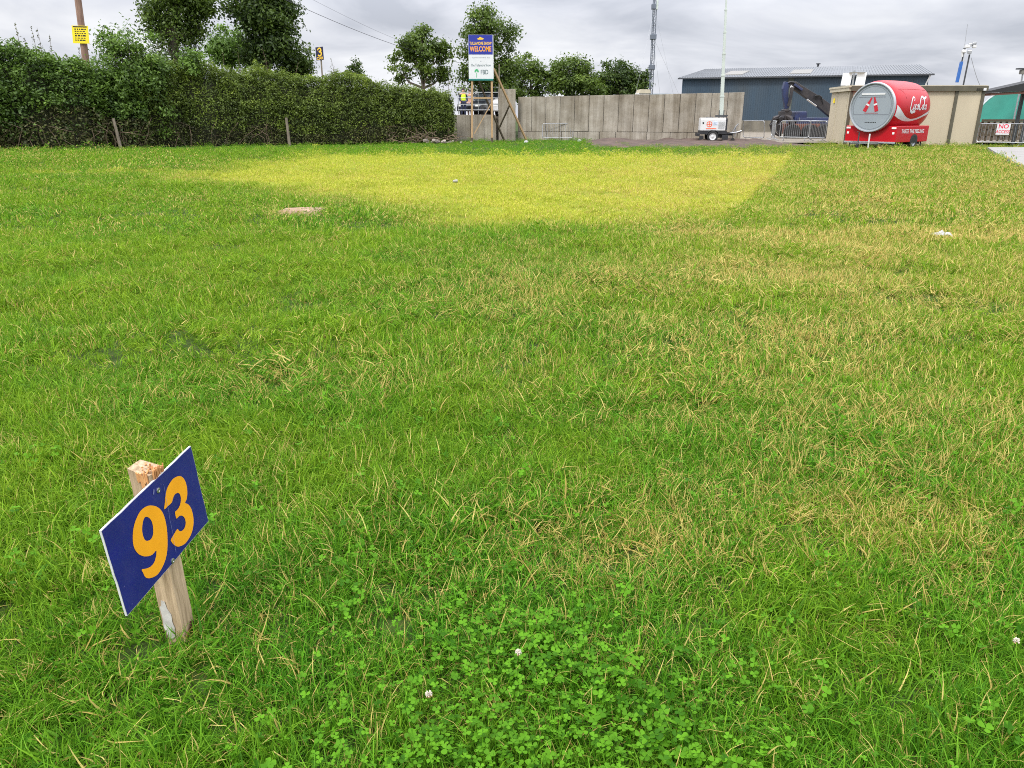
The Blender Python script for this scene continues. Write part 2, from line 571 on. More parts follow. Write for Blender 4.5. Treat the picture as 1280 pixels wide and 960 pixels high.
# ================================================================ THE FIELD
def yellow_at(x, y):
    """bleached rectangle left by a marquee floor: crisp on its right and far sides, ragged towards the camera and the hedge"""
    ex, ey = 11.48 - 3.61, 32.1 - 12.69
    l = math.hypot(ex, ey)
    right = -((x - 3.61) * ey - (y - 12.69) * ex) / l            # > 0 on the inner side of the right edge
    wob = (fbm(x, y, 2.2, 41) - .5)
    a = sstep(-1.0, -.75, right)
    b = sstep(-1.0, -.7, 32.2 - y)
    front = 11.7 + .9 * sstep(0, -3, x) + np.clip(-x - 1.0, 0, 20) * .88
    c = sstep(-1.0, 2.5, y - front + 3.0 * wob)
    d = sstep(-2.2, 1.8, x + 8.2 + 4.0 * wob)
    band = sstep(.5, .1, np.abs(y - 22.4 - .5 * wob)) * sstep(-14.2, -13.2, x) * sstep(-6, -9, x)
    return np.clip(np.maximum(a * b * c * d, band), 0, 1)


def tint_at(x, y):
    yel = yellow_at(x, y) * (.52 + .70 * fbm(x, y, .8, 55))
    big = fbm(x, y, 6.0, 51)
    mid = fbm(x, y * 1.0, 1.1, 61)
    sm = fbm(x, y, .38, 71)
    streak = fbm(x * .45, y * 1.6, 1.6, 81)                      # mowing rows, drier across the view
    dry = sstep(.42, .80, .34 * big + .36 * mid + .30 * streak)
    right = sstep(-2.5, 4.5, x - .12 * y) * sstep(3, 8, y) * (1 - .55 * sstep(24, 38, y))
    dry = np.clip(.05 + .36 * dry + right * (.20 + .30 * sstep(.25, .75, mid * .5 + streak * .5)) + .12 * sstep(.55, .75, sm), 0, .8)
    near = sstep(3.6, 2.0, y)
    dry = dry * (1 - .55 * near)
    dry = dry * (1 - .55 * sstep(30, 36, y) * sstep(16, 8, x)) * (1 - .15 * yel)
    bare = np.exp(-(((x + 3.73) / .42) ** 2 + ((y - 13.5) / .35) ** 2))   # an almost bare dry spot
    dry = np.clip(dry + bare, 0, .95)
    # a lodged, straw-coloured swirl at the right
    sw = np.exp(-(((x - 1.62) / .55) ** 2 + ((y - 2.75) / .33) ** 2)) + .8 * np.exp(-(((x - .45) / .4) ** 2 + ((y - 2.55) / .2) ** 2))
    dry = np.clip(dry + .35 * sw, 0, .95)
    lush = np.clip(sstep(.30, .72, .5 * mid + .3 * big + .2 * sm) * .85 + .25 * near - .25 * right, 0, 1)
    lush = np.clip(lush + .3 * sstep(33, 38, y) * sstep(14, 6, x), 0, 1)
    return np.stack([yel, dry, lush, np.ones_like(yel)], 1)


# ground sheet: fine under the camera, coarse to the horizon
def ground():
    ys = np.concatenate([np.linspace(-12, 0, 7)[:-1], np.linspace(0, 6, 61)[:-1], np.linspace(6, 20, 57)[:-1], np.linspace(20, 56, 49)[:-1], np.array([56, 70, 90, 130, 200, 320])])
    xs = np.concatenate([np.array([-300, -200, -120, -80, -50]), np.linspace(-34, -5, 48)[:-1], np.linspace(-5, 5, 81)[:-1], np.linspace(5, 36, 50), np.array([50, 80, 120, 200, 300])])
    X, Y = np.meshgrid(xs, ys)
    x, y = X.ravel(), Y.ravel()
    z = ground_z(x, y)
    nx, ny = len(xs), len(ys)
    i = np.arange((ny - 1) * (nx - 1))
    a = (i // (nx - 1)) * nx + i % (nx - 1)
    me = np_mesh('ground', np.stack([x, y, z], 1), np.stack([a, a + 1, a + nx + 1, a + nx], 1), {'yel': yellow_at(x, y)})
    me.shade_smooth()
    m, nt, b = nodes_of('turf_floor')
    N, L = nt.nodes, nt.links
    tc = N.new('ShaderNodeTexCoord')
    n1 = N.new('ShaderNodeTexNoise'); n1.inputs['Scale'].default_value = 9; n1.inputs['Detail'].default_value = 8
    L.new(tc.outputs['Object'], n1.inputs['Vector'])
    rp = N.new('ShaderNodeValToRGB')
    rp.color_ramp.elements[0].position = .32; rp.color_ramp.elements[0].color = (.018, .030, .007, 1)
    rp.color_ramp.elements[1].position = .68; rp.color_ramp.elements[1].color = (.046, .072, .014, 1)
    L.new(n1.outputs['Fac'], rp.inputs[0])
    at = N.new('ShaderNodeAttribute'); at.attribute_name = 'yel'
    mx = N.new('ShaderNodeMix'); mx.data_type = 'RGBA'
    L.new(at.outputs['Fac'], mx.inputs[0]); L.new(rp.outputs[0], mx.inputs[6]); mx.inputs[7].default_value = (.17, .20, .02, 1)
    L.new(mx.outputs[2], b.inputs['Base Color'])
    b.inputs['Roughness'].default_value = .95
    b.inputs['Specular IOR Level'].default_value = .1
    link('ground', me, m, None, 'structure')


ground()


def tuft_mesh(name, n, rad, hgt, wid, rng, lean=.55, seg=3, curl=.5):
    """n tapering, bending blades on a disc"""
    r = rad * np.sqrt(rng.random(n)); a = rng.random(n) * 6.2832
    base = np.stack([r * np.cos(a), r * np.sin(a), np.full(n, -.01)], 1)
    az = rng.random(n) * 6.2832
    dirv = np.stack([np.cos(az), np.sin(az), np.zeros(n)], 1)
    face = az + rng.normal(0, .9, n) + 1.5708
    side = np.stack([np.cos(face), np.sin(face), np.zeros(n)], 1)
    h = hgt * rng.uniform(.45, 1.25, n)
    ln = np.abs(rng.normal(0, lean, n)) + .1
    w = wid * rng.uniform(.6, 1.25, n)
    vs, k = [], seg + 1
    for i in range(k):
        t = i / seg
        ang = ln * (t * .6 + curl * t * t)
        c = base + dirv * (h * t * np.sin(ang))[:, None] + np.array([0, 0, 1.]) * (h * t * np.cos(ang))[:, None]
        ww = (w * (1 - t ** 1.6) * .5 + w * .05)[:, None]
        vs += [c - side * ww, c + side * ww]
    v = np.stack(vs, 1).reshape(-1, 3)                            # n, 2k
    b0 = (np.arange(n) * 2 * k)[:, None]
    f = np.concatenate([b0 + np.array([[2 * i, 2 * i + 1, 2 * i + 3, 2 * i + 2]]) for i in range(seg)])
    me = np_mesh(name, v, f, {'rnd': np.repeat(rng.random(n), 2 * k), 'rnd2': np.repeat(rng.random(n), 2 * k)})
    me.materials.append(M['grass'])
    return me


def clover_mesh(name, rng, leaves=3):
    """trefoil leaves on thin stalks"""
    v, f, rn = [], [], []
    for q in range(leaves):
        bx, by = rng.normal(0, .016, 2)
        h = rng.uniform(.045, .085)
        top = np.array([bx + rng.normal(0, .012), by + rng.normal(0, .012), h])
        tilt = rng.normal(0, .25, 2)
        az = rng.random() * 6.28
        rv = rng.random()
        b = len(v)
        v += [(bx, by, 0), (bx + .0016, by, 0), tuple(top + [.0012, 0, -.001]), tuple(top + [0, 0, -.001])]
        f.append((b, b + 1, b + 2, b + 3)); rn += [rv] * 4
        for j in range(3):
            a = az + j * 2.094 + rng.normal(0, .12)
            L = rng.uniform(.0078, .0130)
            d = np.array([math.cos(a), math.sin(a), 0]); s = np.array([-d[1], d[0], 0])
            out = [(0, 0), (.35, .36), (.74, .50), (1.02, .32), (1.03, 0), (1.02, -.32), (.74, -.50), (.35, -.36)]
            b = len(v)
            for o_, w_ in out:
                p = top + (d * o_ + s * w_ * 1.05) * L
                z = (p[0] - top[0]) * tilt[0] + (p[1] - top[1]) * tilt[1] + abs(w_) * L * .25 + o_ * L * .12
                v.append((p[0], p[1], p[2] + z))
            f += [(b, b + 1, b + 2, b + 4), (b + 2, b + 3, b + 4, b + 4), (b, b + 4, b + 6, b + 7), (b + 4, b + 5, b + 6, b + 6)]
            rn += [min(1, max(0, rv + rng.normal(0, .12)))] * 8
    me = bpy.data.meshes.new(name)
    me.from_pydata([tuple(p) for p in v], [], [tuple(dict.fromkeys(q)) for q in f])
    a = me.attributes.new('rnd', 'FLOAT', 'POINT'); a.data.foreach_set('value', np.array(rn, dtype=np.float32))
    me.materials.append(M['clover'])
    me.update()
    return me


def source(name, meshes):
    c = bpy.data.collections.new(name)
    for i, me in enumerate(meshes):
        c.objects.link(bpy.data.objects.new(f'{name}_{i:02d}', me))
    return c


def scatter(name, col, nvar, x, y, z, scl, rot, tint):
    n = len(x)
    me = bpy.data.meshes.new(name)
    me.vertices.add(n)
    me.vertices.foreach_set('co', np.stack([x, y, z], 1).astype(np.float32).ravel())
    for an, ty, d, key in (('scl', 'FLOAT', scl, 'value'), ('rot', 'FLOAT_VECTOR', rot, 'vector'), ('idx', 'INT', RNG.integers(0, nvar, n), 'value'), ('tint', 'FLOAT_COLOR', tint, 'color')):
        a = me.attributes.new(an, ty, 'POINT')
        a.data.foreach_set(key, np.ascontiguousarray(d, dtype=np.int32 if ty == 'INT' else np.float32).ravel())
    o = bpy.data.objects.new(name, me)
    C.objects.link(o)
    o['kind'] = 'stuff'
    ng = bpy.data.node_groups.new(name, 'GeometryNodeTree')
    ng.interface.new_socket('Geometry', in_out='INPUT', socket_type='NodeSocketGeometry')
    ng.interface.new_socket('Geometry', in_out='OUTPUT', socket_type='NodeSocketGeometry')
    N, L = ng.nodes, ng.links
    gi, go = N.new('NodeGroupInput'), N.new('NodeGroupOutput')
    ci = N.new('GeometryNodeCollectionInfo')
    ci.inputs['Collection'].default_value = col
    ci.inputs['Separate Children'].default_value = True
    ci.inputs['Reset Children'].default_value = True
    ip = N.new('GeometryNodeInstanceOnPoints')
    ip.inputs['Pick Instance'].default_value = True

    def attr(an, ty):
        a = N.new('GeometryNodeInputNamedAttribute'); a.data_type = ty
        a.inputs['Name'].default_value = an
        return a.outputs['Attribute']
    er = N.new('FunctionNodeEulerToRotation')
    L.new(attr('rot', 'FLOAT_VECTOR'), er.inputs[0])
    L.new(gi.outputs[0], ip.inputs['Points']); L.new(ci.outputs[0], ip.inputs['Instance'])
    L.new(attr('idx', 'INT'), ip.inputs['Instance Index'])
    L.new(er.outputs[0], ip.inputs['Rotation'])
    L.new(attr('scl', 'FLOAT'), ip.inputs['Scale'])
    L.new(ip.outputs[0], go.inputs[0])
    md = o.modifiers.new('growth', 'NODES')
    md.node_group = ng
    return o


def grow_zone(y0, y1, fade, dens):
    """random places in a wedge in front of the camera, thinning out over 'fade' metres at both ends"""
    ya, yb = y0 - fade, y1 + fade
    w = lambda q: 1.7 + .80 * q
    n = int(dens * (2 * w(yb)) * (yb - ya))
    x, y = RNG.uniform(-w(yb), w(yb), n), RNG.uniform(ya, yb, n)
    p = sstep(ya, y0 + fade, y) if y0 > 1 else np.ones(n)
    p = p * (1 - sstep(y1 - fade, yb, y))
    keep = (np.abs(x) < w(y)) & (RNG.random(n) < p)
    return x[keep], y[keep]


HEDGE_LINE = [(-60, 29.5), (-22.9, 35.2), (-15.8, 39.0), (-11.0, 42.2), (-6.2, 45.6), (-3.35, 48.0)]


def in_field(x, y):
    hx, hy = np.array([p[0] for p in HEDGE_LINE]), np.array([p[1] for p in HEDGE_LINE])
    lim = np.interp(x, hx, hy) + .3
    edge = (vnoise(x, y, 1.5, 91) - .5) * .9
    lim = np.where(x > -3.35, 50.0, lim)
    lim = np.where(x > 4.6, 41.0 + edge * .8 + 8.5 * sstep(6.5, 4.6, x), lim)
    lim = np.where(x > 14.6, np.minimum(44.2, 40.3 + (x - 14.6) * 2.0) + edge, lim)
    lim = np.where(x > 18.3, 47.0, lim)
    lim = np.where(x > 24.6, 42.6 + edge, lim)
    ok = y < lim
    # the concrete path at the right
    pe = np.interp(y, [20, 25.6, 31, 36.0, 38.0, 42], [13.5, 15.8, 18.5, 20.9, 22.2, 25.5])
    return ok & ~((x > pe + .12) & (y > 18) & (y < 38.3))


def lay(name, col, nvar, zone, hs, s0=.75, s1=1.3, tilt=.16, dmask=None, extra=None):
    x, y = zone
    k = in_field(x, y)
    k &= ~((np.abs(x + 1.09) < .045) & (np.abs(y - 2.06) < .045))
    k &= (fbm(x, y, .16, 171, 2) > .13) | (RNG.random(len(x)) < .35) | (y > 9)
    x, y = x[k], y[k]
    t = tint_at(x, y)
    if dmask is not None:
        k = RNG.random(len(x)) < dmask(x, y, t)
        x, y, t = x[k], y[k], t[k]
    n = len(x)
    bare = np.exp(-(((x + 3.73) / .5) ** 2 + ((y - 13.5) / .45) ** 2))
    hv = .5 * fbm(x, y, .9, 101) + .5 * fbm(x, y, .28, 105)
    scl = hs * RNG.uniform(s0, s1, n) * (.48 + 1.08 * hv) * (1 - .6 * bare) * (1 - .45 * sstep(31, 37, y)) * (1 - .25 * t[:, 0])
    t[:, :3] = np.clip(t[:, :3] + RNG.normal(0, .07, (n, 3)) * np.array([.3, .5, 1.6]), 0, 1)
    # neighbouring tufts lie over the same way
    ang = fbm(x, y, 1.3, 111) * 12.6
    lay_ = (vnoise(x, y, .7, 121) ** 2) * .75
    sw = np.exp(-(((x - 1.62) / .6) ** 2 + ((y - 2.75) / .4) ** 2))
    tl = tilt + 1.25 * lay_ + .5 * sw
    ang = ang * (1 - sw) + 2.6 * sw
    rot = np.stack([tl * np.sin(ang) + RNG.normal(0, .1, n), tl * np.cos(ang) + RNG.normal(0, .1, n), RNG.uniform(0, 6.28, n)], 1)
    # the spin has to come first: choose the tilt axis in the spun frame
    return scatter(name, col, nvar, x, y, ground_z(x, y) - .004, scl, rot, t)


def grass():
    rg = np.random.default_rng(5)
    A = source('tuft_fine', [tuft_mesh('blades', 42, .055, .090, .0045, rg, .98, 4, .38) for _ in range(10)])
    B = source('tuft_mid', [tuft_mesh('blades', 84, .12, .084, .0056, rg, .92, 3, .4) for _ in range(8)])
    D = source('tuft_far', [tuft_mesh('blades', 130, .26, .074, .0095, rg, .75, 2, .7) for _ in range(8)])
    E_ = source('tuft_distant', [tuft_mesh('blades', 180, .5, .066, .015, rg, .55, 2, .7) for _ in range(8)])
    lay('grass', A, 10, grow_zone(.5, 4.4, .9, 600), 1.0)
    lay('grass', B, 8, grow_zone(4.4, 11, 1.0, 125), 1.0)
    lay('grass', D, 8, grow_zone(11, 24, 2.0, 30), 1.0)
    lay('grass', E_, 8, grow_zone(24, 52, 2.5, 9), 1.05)
    # taller flowering stems and dead stalks
    S = source('stem', [tuft_mesh('stems', 4, .06, .17, .0021, rg, .60, 4, .35) for _ in range(10)])
    S2 = source('stem_mid', [tuft_mesh('stems', 9, .15, .15, .0030, rg, .60, 3, .4) for _ in range(8)])
    S3 = source('stem_far', [tuft_mesh('stems', 14, .35, .17, .0075, rg, .45, 3, .8) for _ in range(8)])

    def dm(x, y, t):
        return np.clip(-.02 + 1.4 * t[:, 1], 0, 1) * (1 - .7 * t[:, 0])

    def straw(o):
        d = o.data.attributes['tint'].data
        n = len(d)
        a = np.zeros(n * 4, dtype=np.float32); d.foreach_get('color', a)
        a = a.reshape(n, 4); a[:, 1] = .45 + .5 * RNG.random(n); a[:, 0] *= .5
        d.foreach_set('color', a.ravel())
    straw(lay('dry_grass', S, 10, grow_zone(.5, 4.4, .9, 58), 1.0, .7, 1.2, .25, dm))
    straw(lay('dry_grass', S2, 8, grow_zone(4.4, 11, 1.0, 19), 1.0, .7, 1.2, .2, dm))
    straw(lay('dry_grass', S3, 8, grow_zone(11, 45, 2.0, 4.5), 1.0, .7, 1.1, .15, dm))
    # clover
    K = source('clover_leaf', [clover_mesh('trefoil', rg) for _ in range(10)])

    def cm(x, y, t):
        g = np.exp(-(((x - .10) / .42) ** 2 + ((y - 1.60) / .28) ** 2)) * .78
        g = g + .5 * np.exp(-(((x - .02) / .22) ** 2 + ((y - 1.98) / .22) ** 2))
        g = g + (.012 + 0.05 * sstep(.62, .80, fbm(x, y, .75, 131))) * sstep(5.0, 2.4, y) + .06 * sstep(.5, .7, fbm(x, y, .3, 141)) * sstep(4.5, 2, y)
        return np.clip(g, 0, 1)
    lay('clover', K, 10, grow_zone(.6, 4.5, .8, 1500), 1.12, .8, 1.25, .12, cm)


grass()


# dirt strip, yard floor and concrete path
def sheet(name, pts, m, thick=.0):
    mb = MB()
    mb.add([(p[0], p[1], p[2]) for p in pts], [tuple(range(len(pts)))])
    return mb.build(name, m, None, 'structure')


soil = mat('brown_soil', (.070, .044, .032), .95, var=.35, scale=2.0, bump=1.0, bscale=6)
yardm = mat('pale_yard_gravel', (.17, .145, .11), .95, var=.2, scale=1.5, bump=.4, bscale=20)
pathm = mat('path_concrete', (.235, .225, .21), .9, var=.1, scale=1.2, dirt=(.19, .175, .15), dirt_amt=.4)


def lumpy_strip(name, x0, x1, y0, y1, h, m, nx, ny, seed, sink=0.0):
    xs, ys = np.linspace(x0, x1, nx), np.linspace(y0, y1, ny)
    X, Y = np.meshgrid(xs, ys)
    x, y = X.ravel(), Y.ravel()
    u, v = (x - x0) / (x1 - x0), (y - y0) / (y1 - y0)
    e = np.minimum(np.minimum(u, 1 - u) * 8, np.minimum(v, 1 - v) * 4).clip(0, 1)
    z = -.04 - sink + .10 * np.minimum(1, e * 2.5) + e * h * (.35 + .9 * vnoise(x, y, .9, seed) + .5 * (vnoise(x, y, .3, seed + 1) - .5))
    yw = y + (vnoise(x, y * 0, 1.6, seed + 3) - .5) * 1.0 * (1 - v)
    i = np.arange((ny - 1) * (nx - 1)); a = (i // (nx - 1)) * nx + i % (nx - 1)
    me = np_mesh(name, np.stack([x, yw, z], 1), np.stack([a, a + 1, a + nx + 1, a + nx], 1))
    link(name, me, m, None, 'structure')


lumpy_strip('soil', 4.0, 15.8, 40.2, 49.5, .17, soil, 90, 22, 151)
lumpy_strip('bare_patch', -4.1, -3.3, 13.1, 14.0, .03, mat('bare_earth', (.27, .175, .115), .95, var=.3, scale=6, bump=1.0, bscale=14), 24, 16, 161, .052)
sheet('yard', [(15.6, 44.9, .085), (60, 43.0, .085), (60, 75, .085), (13, 75, .085), (13.4, 47.3, .085)], yardm)
pth = MB()
left = [(14.0, 20), (16.3, 25.6), (19.0, 31), (21.4, 35.6), (22.7, 38.1)]
right_ = [(31, 38.1), (31, 20)]
poly = left + right_
pth.prism(poly, lambda u, v, t: (u, v, t), -.1, .11)
pth.build('concrete_path', pathm, None, 'structure')


# ================================================================ NUMBER SIGN 93
def number_sign():
    base = Vector((-1.09, 2.06, 0))
    t = thing('number_sign', 'blue sign reading 93 in amber figures screwed to a short wooden stake in the grass', 'number sign', base)
    # board frame measured from its four corners
    w = Vector((.1339, .9871, .0883)).normalized()
    h = Vector((-.0313, -.0626, .9975)); h = (h - w * h.dot(w)).normalized()
    n = w.cross(h).normalized()
    if n.x < 0:
        n = -n
    s = 2.12
    cc = [P(127, 663, 1), P(239, 557, 1), P(260, 652, 1), P(158, 771, 1)]
    eye = Vector((0, 0, EYE))
    cen = Vector((0, 0, 0))
    for (px, py), tt in zip(((127, 663), (239, 557), (260, 652), (158, 771)), (.94738, 1.14293, 1.19555, 1.0)):
        u, v = (px - 640) / F_PX, (py - 480) / F_PX
        cen += (eye + Vector((u, CO - v * SI, -SI - v * CO)) * tt * s) / 4
    W, H_ = .217 * s, .1345 * s
    fr = lambda u, v, q: cen + w * u + h * v + n * q - base

    def inplane(px, py):
        u, v = (px - 640) / F_PX, (py - 480) / F_PX
        d = Vector((u, CO - v * SI, -SI - v * CO))
        k = (cen - eye).dot(n) / d.dot(n)
        q = eye + d * k - cen
        return q.dot(w), q.dot(h)
    rag = random.Random(4)
    edge = []
    cs = [(-W / 2, -H_ / 2), (W / 2, -H_ / 2), (W / 2, H_ / 2), (-W / 2, H_ / 2)]
    for a, b in zip(cs, cs[1:] + cs[:1]):
        for k in range(10):
            j = .0 if k == 0 else rag.uniform(-.0011, .0011)
            edge.append((a[0] + (b[0] - a[0]) * k / 10 + j, a[1] + (b[1] - a[1]) * k / 10 + j))
    b = MB().prism(edge, fr, -.0055, 0).build('board', M['white'], t)
    MB().prism([(u * .991, v * .986) for u, v in edge], fr, .0003, .0011).build('printed_face', M['blue'], b)
    # figures: thick pen strokes
    pen = .0435
    u9, v9 = inplane(186.7, 677.5)
    u3, v3 = inplane(223.3, 639.5)
    from mathutils.geometry import tessellate_polygon

    def outline(pts, n=4):
        """smooth closed outline through points measured on the sign's face"""
        q = [inplane(90 + x / 3.31, 530 + y / 3.31) for x, y in pts]
        out, m_ = [], len(q)
        for i in range(m_):
            p0, p1, p2, p3 = q[i - 1], q[i], q[(i + 1) % m_], q[(i + 2) % m_]
            for k in range(n):
                x = k / n
                out.append(tuple(.5 * (2 * p1[j] + (p2[j] - p0[j]) * x + (2 * p0[j] - 5 * p1[j] + 4 * p2[j] - p3[j]) * x * x + (3 * p1[j] - p0[j] - 3 * p2[j] + p3[j]) * x ** 3) for j in (0, 1)))
        return out
    nine = [(325, 337), (350, 343), (370, 362), (383, 395), (391, 440), (393, 490), (391, 530), (383, 565), (370, 595), (352, 622), (330, 635), (312, 638), (300, 632), (292, 616), (286, 602),
            (304, 598), (322, 590), (337, 573), (345, 548), (346, 524), (330, 540), (312, 547), (290, 546), (270, 535), (255, 512), (249, 480), (250, 445), (257, 410), (270, 378), (285, 355), (305, 341)]
    hole = [(300, 385), (315, 387), (327, 402), (333, 427), (333, 455), (325, 475), (312, 483), (300, 480), (292, 463), (288, 440), (289, 417), (293, 398)]
    three = [(380, 352), (382, 325), (384, 300), (390, 270), (402, 245), (418, 225), (437, 216), (452, 218), (464, 232), (472, 255), (475, 285), (472, 310), (466, 326), (478, 332), (490, 348), (498, 375), (501, 405),
             (497, 435), (488, 462), (470, 490), (452, 503), (435, 507), (420, 500), (410, 488), (407, 478), (420, 455), (434, 434), (440, 441), (450, 443), (462, 432), (468, 412), (465, 392), (455, 380), (443, 380), (430, 391),
             (426, 378), (424, 364), (432, 356), (441, 343), (447, 325), (448, 305), (443, 289), (433, 285), (422, 293), (415, 309), (410, 325), (395, 339)]
    for loops in ([outline(nine), outline(hole)], [outline(three)]):
        tri = tessellate_polygon([[Vector((x, y, 0)) for x, y in lp] for lp in loops])
        MB().add([fr(x, y, .0019) for lp in loops for x, y in lp], tri).build('figure', M['yellow'], b)
    for px, py in ((197.3, 613), (215.4, 701)):
        u, v = inplane(px, py)
        S = MB().lathe([(0, .0085), (.0016, .0085), (.0026, .0065), (.0028, .004), (.0016, .003)], fr(u, v, .0012), n, 16)
        S.build('screw', M['screw'], b, smooth=True)
    # scratches of the printed face
    sc = MB()
    rg = random.Random(9)
    for k in range(0):
        u, v = rg.uniform(-W * .48, W * .48), rg.uniform(-H_ * .46, H_ * .46)
        a = rg.gauss(1.3, .5); l = rg.uniform(.003, .012)
        sc.ribbon([(u, v), (u + l * math.cos(a), v + l * math.sin(a))], rg.uniform(.0006, .0014), fr, .0033 + k * 2e-5)
    u, v = inplane(190.5, 618)
    sc.ribbon([(u, v), (u + .004, v + .006), (u + .007, v + .013)], .004, fr, .0038)
    u0, v0 = inplane(203, 605); u1, v1 = inplane(218.5, 690)
    sc.ribbon([(u0 + (u1 - u0) * k / 8 + rg.uniform(-.001, .001), v0 + (v1 - v0) * k / 8) for k in range(9)], .0009, fr, .0042)
    sc.build('scratch_pattern', mat('pale_scratch', (.20, .21, .42), .6), b)
    # stake behind the board: top and foot at the bearings of the photograph
    sw = .064
    topc = cen - n * (.0055 + sw / 2)
    fb = lambda px, py: inplane(px, py)
    ut, vt = fb(179, 581); ub, vb = fb(221.5, 793)
    foot = Vector((-1.092, 2.055, -.08)) - base
    top = P(184, 583, 2.035) - base
    ax = (top - foot).normalized()
    ax = (ax - n * ax.dot(n)).normalized(); top = foot + ax * (top - foot).length
    e1 = (n - ax * n.dot(ax)).normalized()
    e2 = ax.cross(e1).normalized()
    # slide the stake so that its face touches the back of the board
    mid = foot + (top - foot) * .62
    d = (cen - base - n * (.0056 + sw / 2) - mid).dot(n)
    foot += n * d; top += n * d
    S = MB()
    vs, L = [], (top - foot).length
    cuts = 14
    rg = random.Random(2)
    for k in range(cuts + 1):
        p = foot + ax * L * k / cuts
        for i, j in ((-1, -1), (0, -1.0), (1, -1), (1.0, 0), (1, 1), (0, 1.0), (-1, 1), (-1.0, 0)):
            q = p + e1 * i * sw / 2 + e2 * j * sw / 2
            q += e1 * rg.uniform(-.0012, .0012) + e2 * rg.uniform(-.0012, .0012)
            if k == cuts:
                q += ax * (-.016 if i > .5 else (.004 if i < -.5 else -.004)) + ax * rg.uniform(-.004, .004)
            vs.append(q)
    fs = [(k * 8 + i, k * 8 + (i + 1) % 8, (k + 1) * 8 + (i + 1) % 8, (k + 1) * 8 + i) for k in range(cuts) for i in range(8)] + [tuple(range(cuts * 8, cuts * 8 + 8))]
    st = S.add(vs, fs).build('stake', M['stake'], t)
    # torn, freshly split top corner and knock marks
    sp = MB()
    for k in range(30):
        a = rg.uniform(-.6, 1.0); c = rg.choice((-1, 1))
        p = top + e1 * (sw * (.5 if c > 0 else a * .5) + .001) + e2 * (sw * .5 * a * (1 if c > 0 else 1) if c > 0 else -sw * .5 - .001)
        l = rg.uniform(.012, .05)
        q = p - ax * l + (e1 if c > 0 else -e2) * .001
        sp.beam(q + ax * -.004, p + ax * rg.uniform(-.014, -.002) + (e1 if c > 0 else -e2) * rg.uniform(.0, .005), rg.uniform(.003, .007), rg.uniform(.002, .005))
    for k in range(14):
        p = top + e1 * rg.uniform(-.01, .034) + e2 * rg.uniform(-.034, .03) - ax * .012
        sp.beam(p, p + ax * rg.uniform(.006, .014) + e1 * rg.uniform(-.01, .012) + e2 * rg.uniform(-.012, .012), .004, .003)
    sp.build('splinter', M['stake_raw'], st)
    # scraped white patch and dark stain on the lower faces (each lies on its own face of the stake)
    frn = lambda a, v, q: foot + ax * v - e2 * (sw / 2 + .0016 + q) + e1 * a          # camera side face
    frr = lambda a, v, q: foot + ax * v + e1 * (sw / 2 + .0016 + q) + e2 * a
    if (foot + base - eye).dot(-e2) > 0:
        frn = lambda a, v, q: foot + ax * v + e2 * (sw / 2 + .0016 + q) + e1 * a
    MB().prism([(-.029, .15), (-.020, .112), (-.006, .104), (.003, .118), (.008, .15), (.004, .172), (.006, .20), (-.004, .222), (-.007, .248), (-.018, .252), (-.021, .232), (-.028, .226), (-.026, .19)], frn, 0, .0008).build('scrape', M['chalk'], st)
    MB().prism([(-.020, .09), (.026, .085), (.030, .13), (.010, .145), (.002, .125), (-.014, .118)], frr, 0, .0006).build('stain', M['rust'], st)


number_sign()


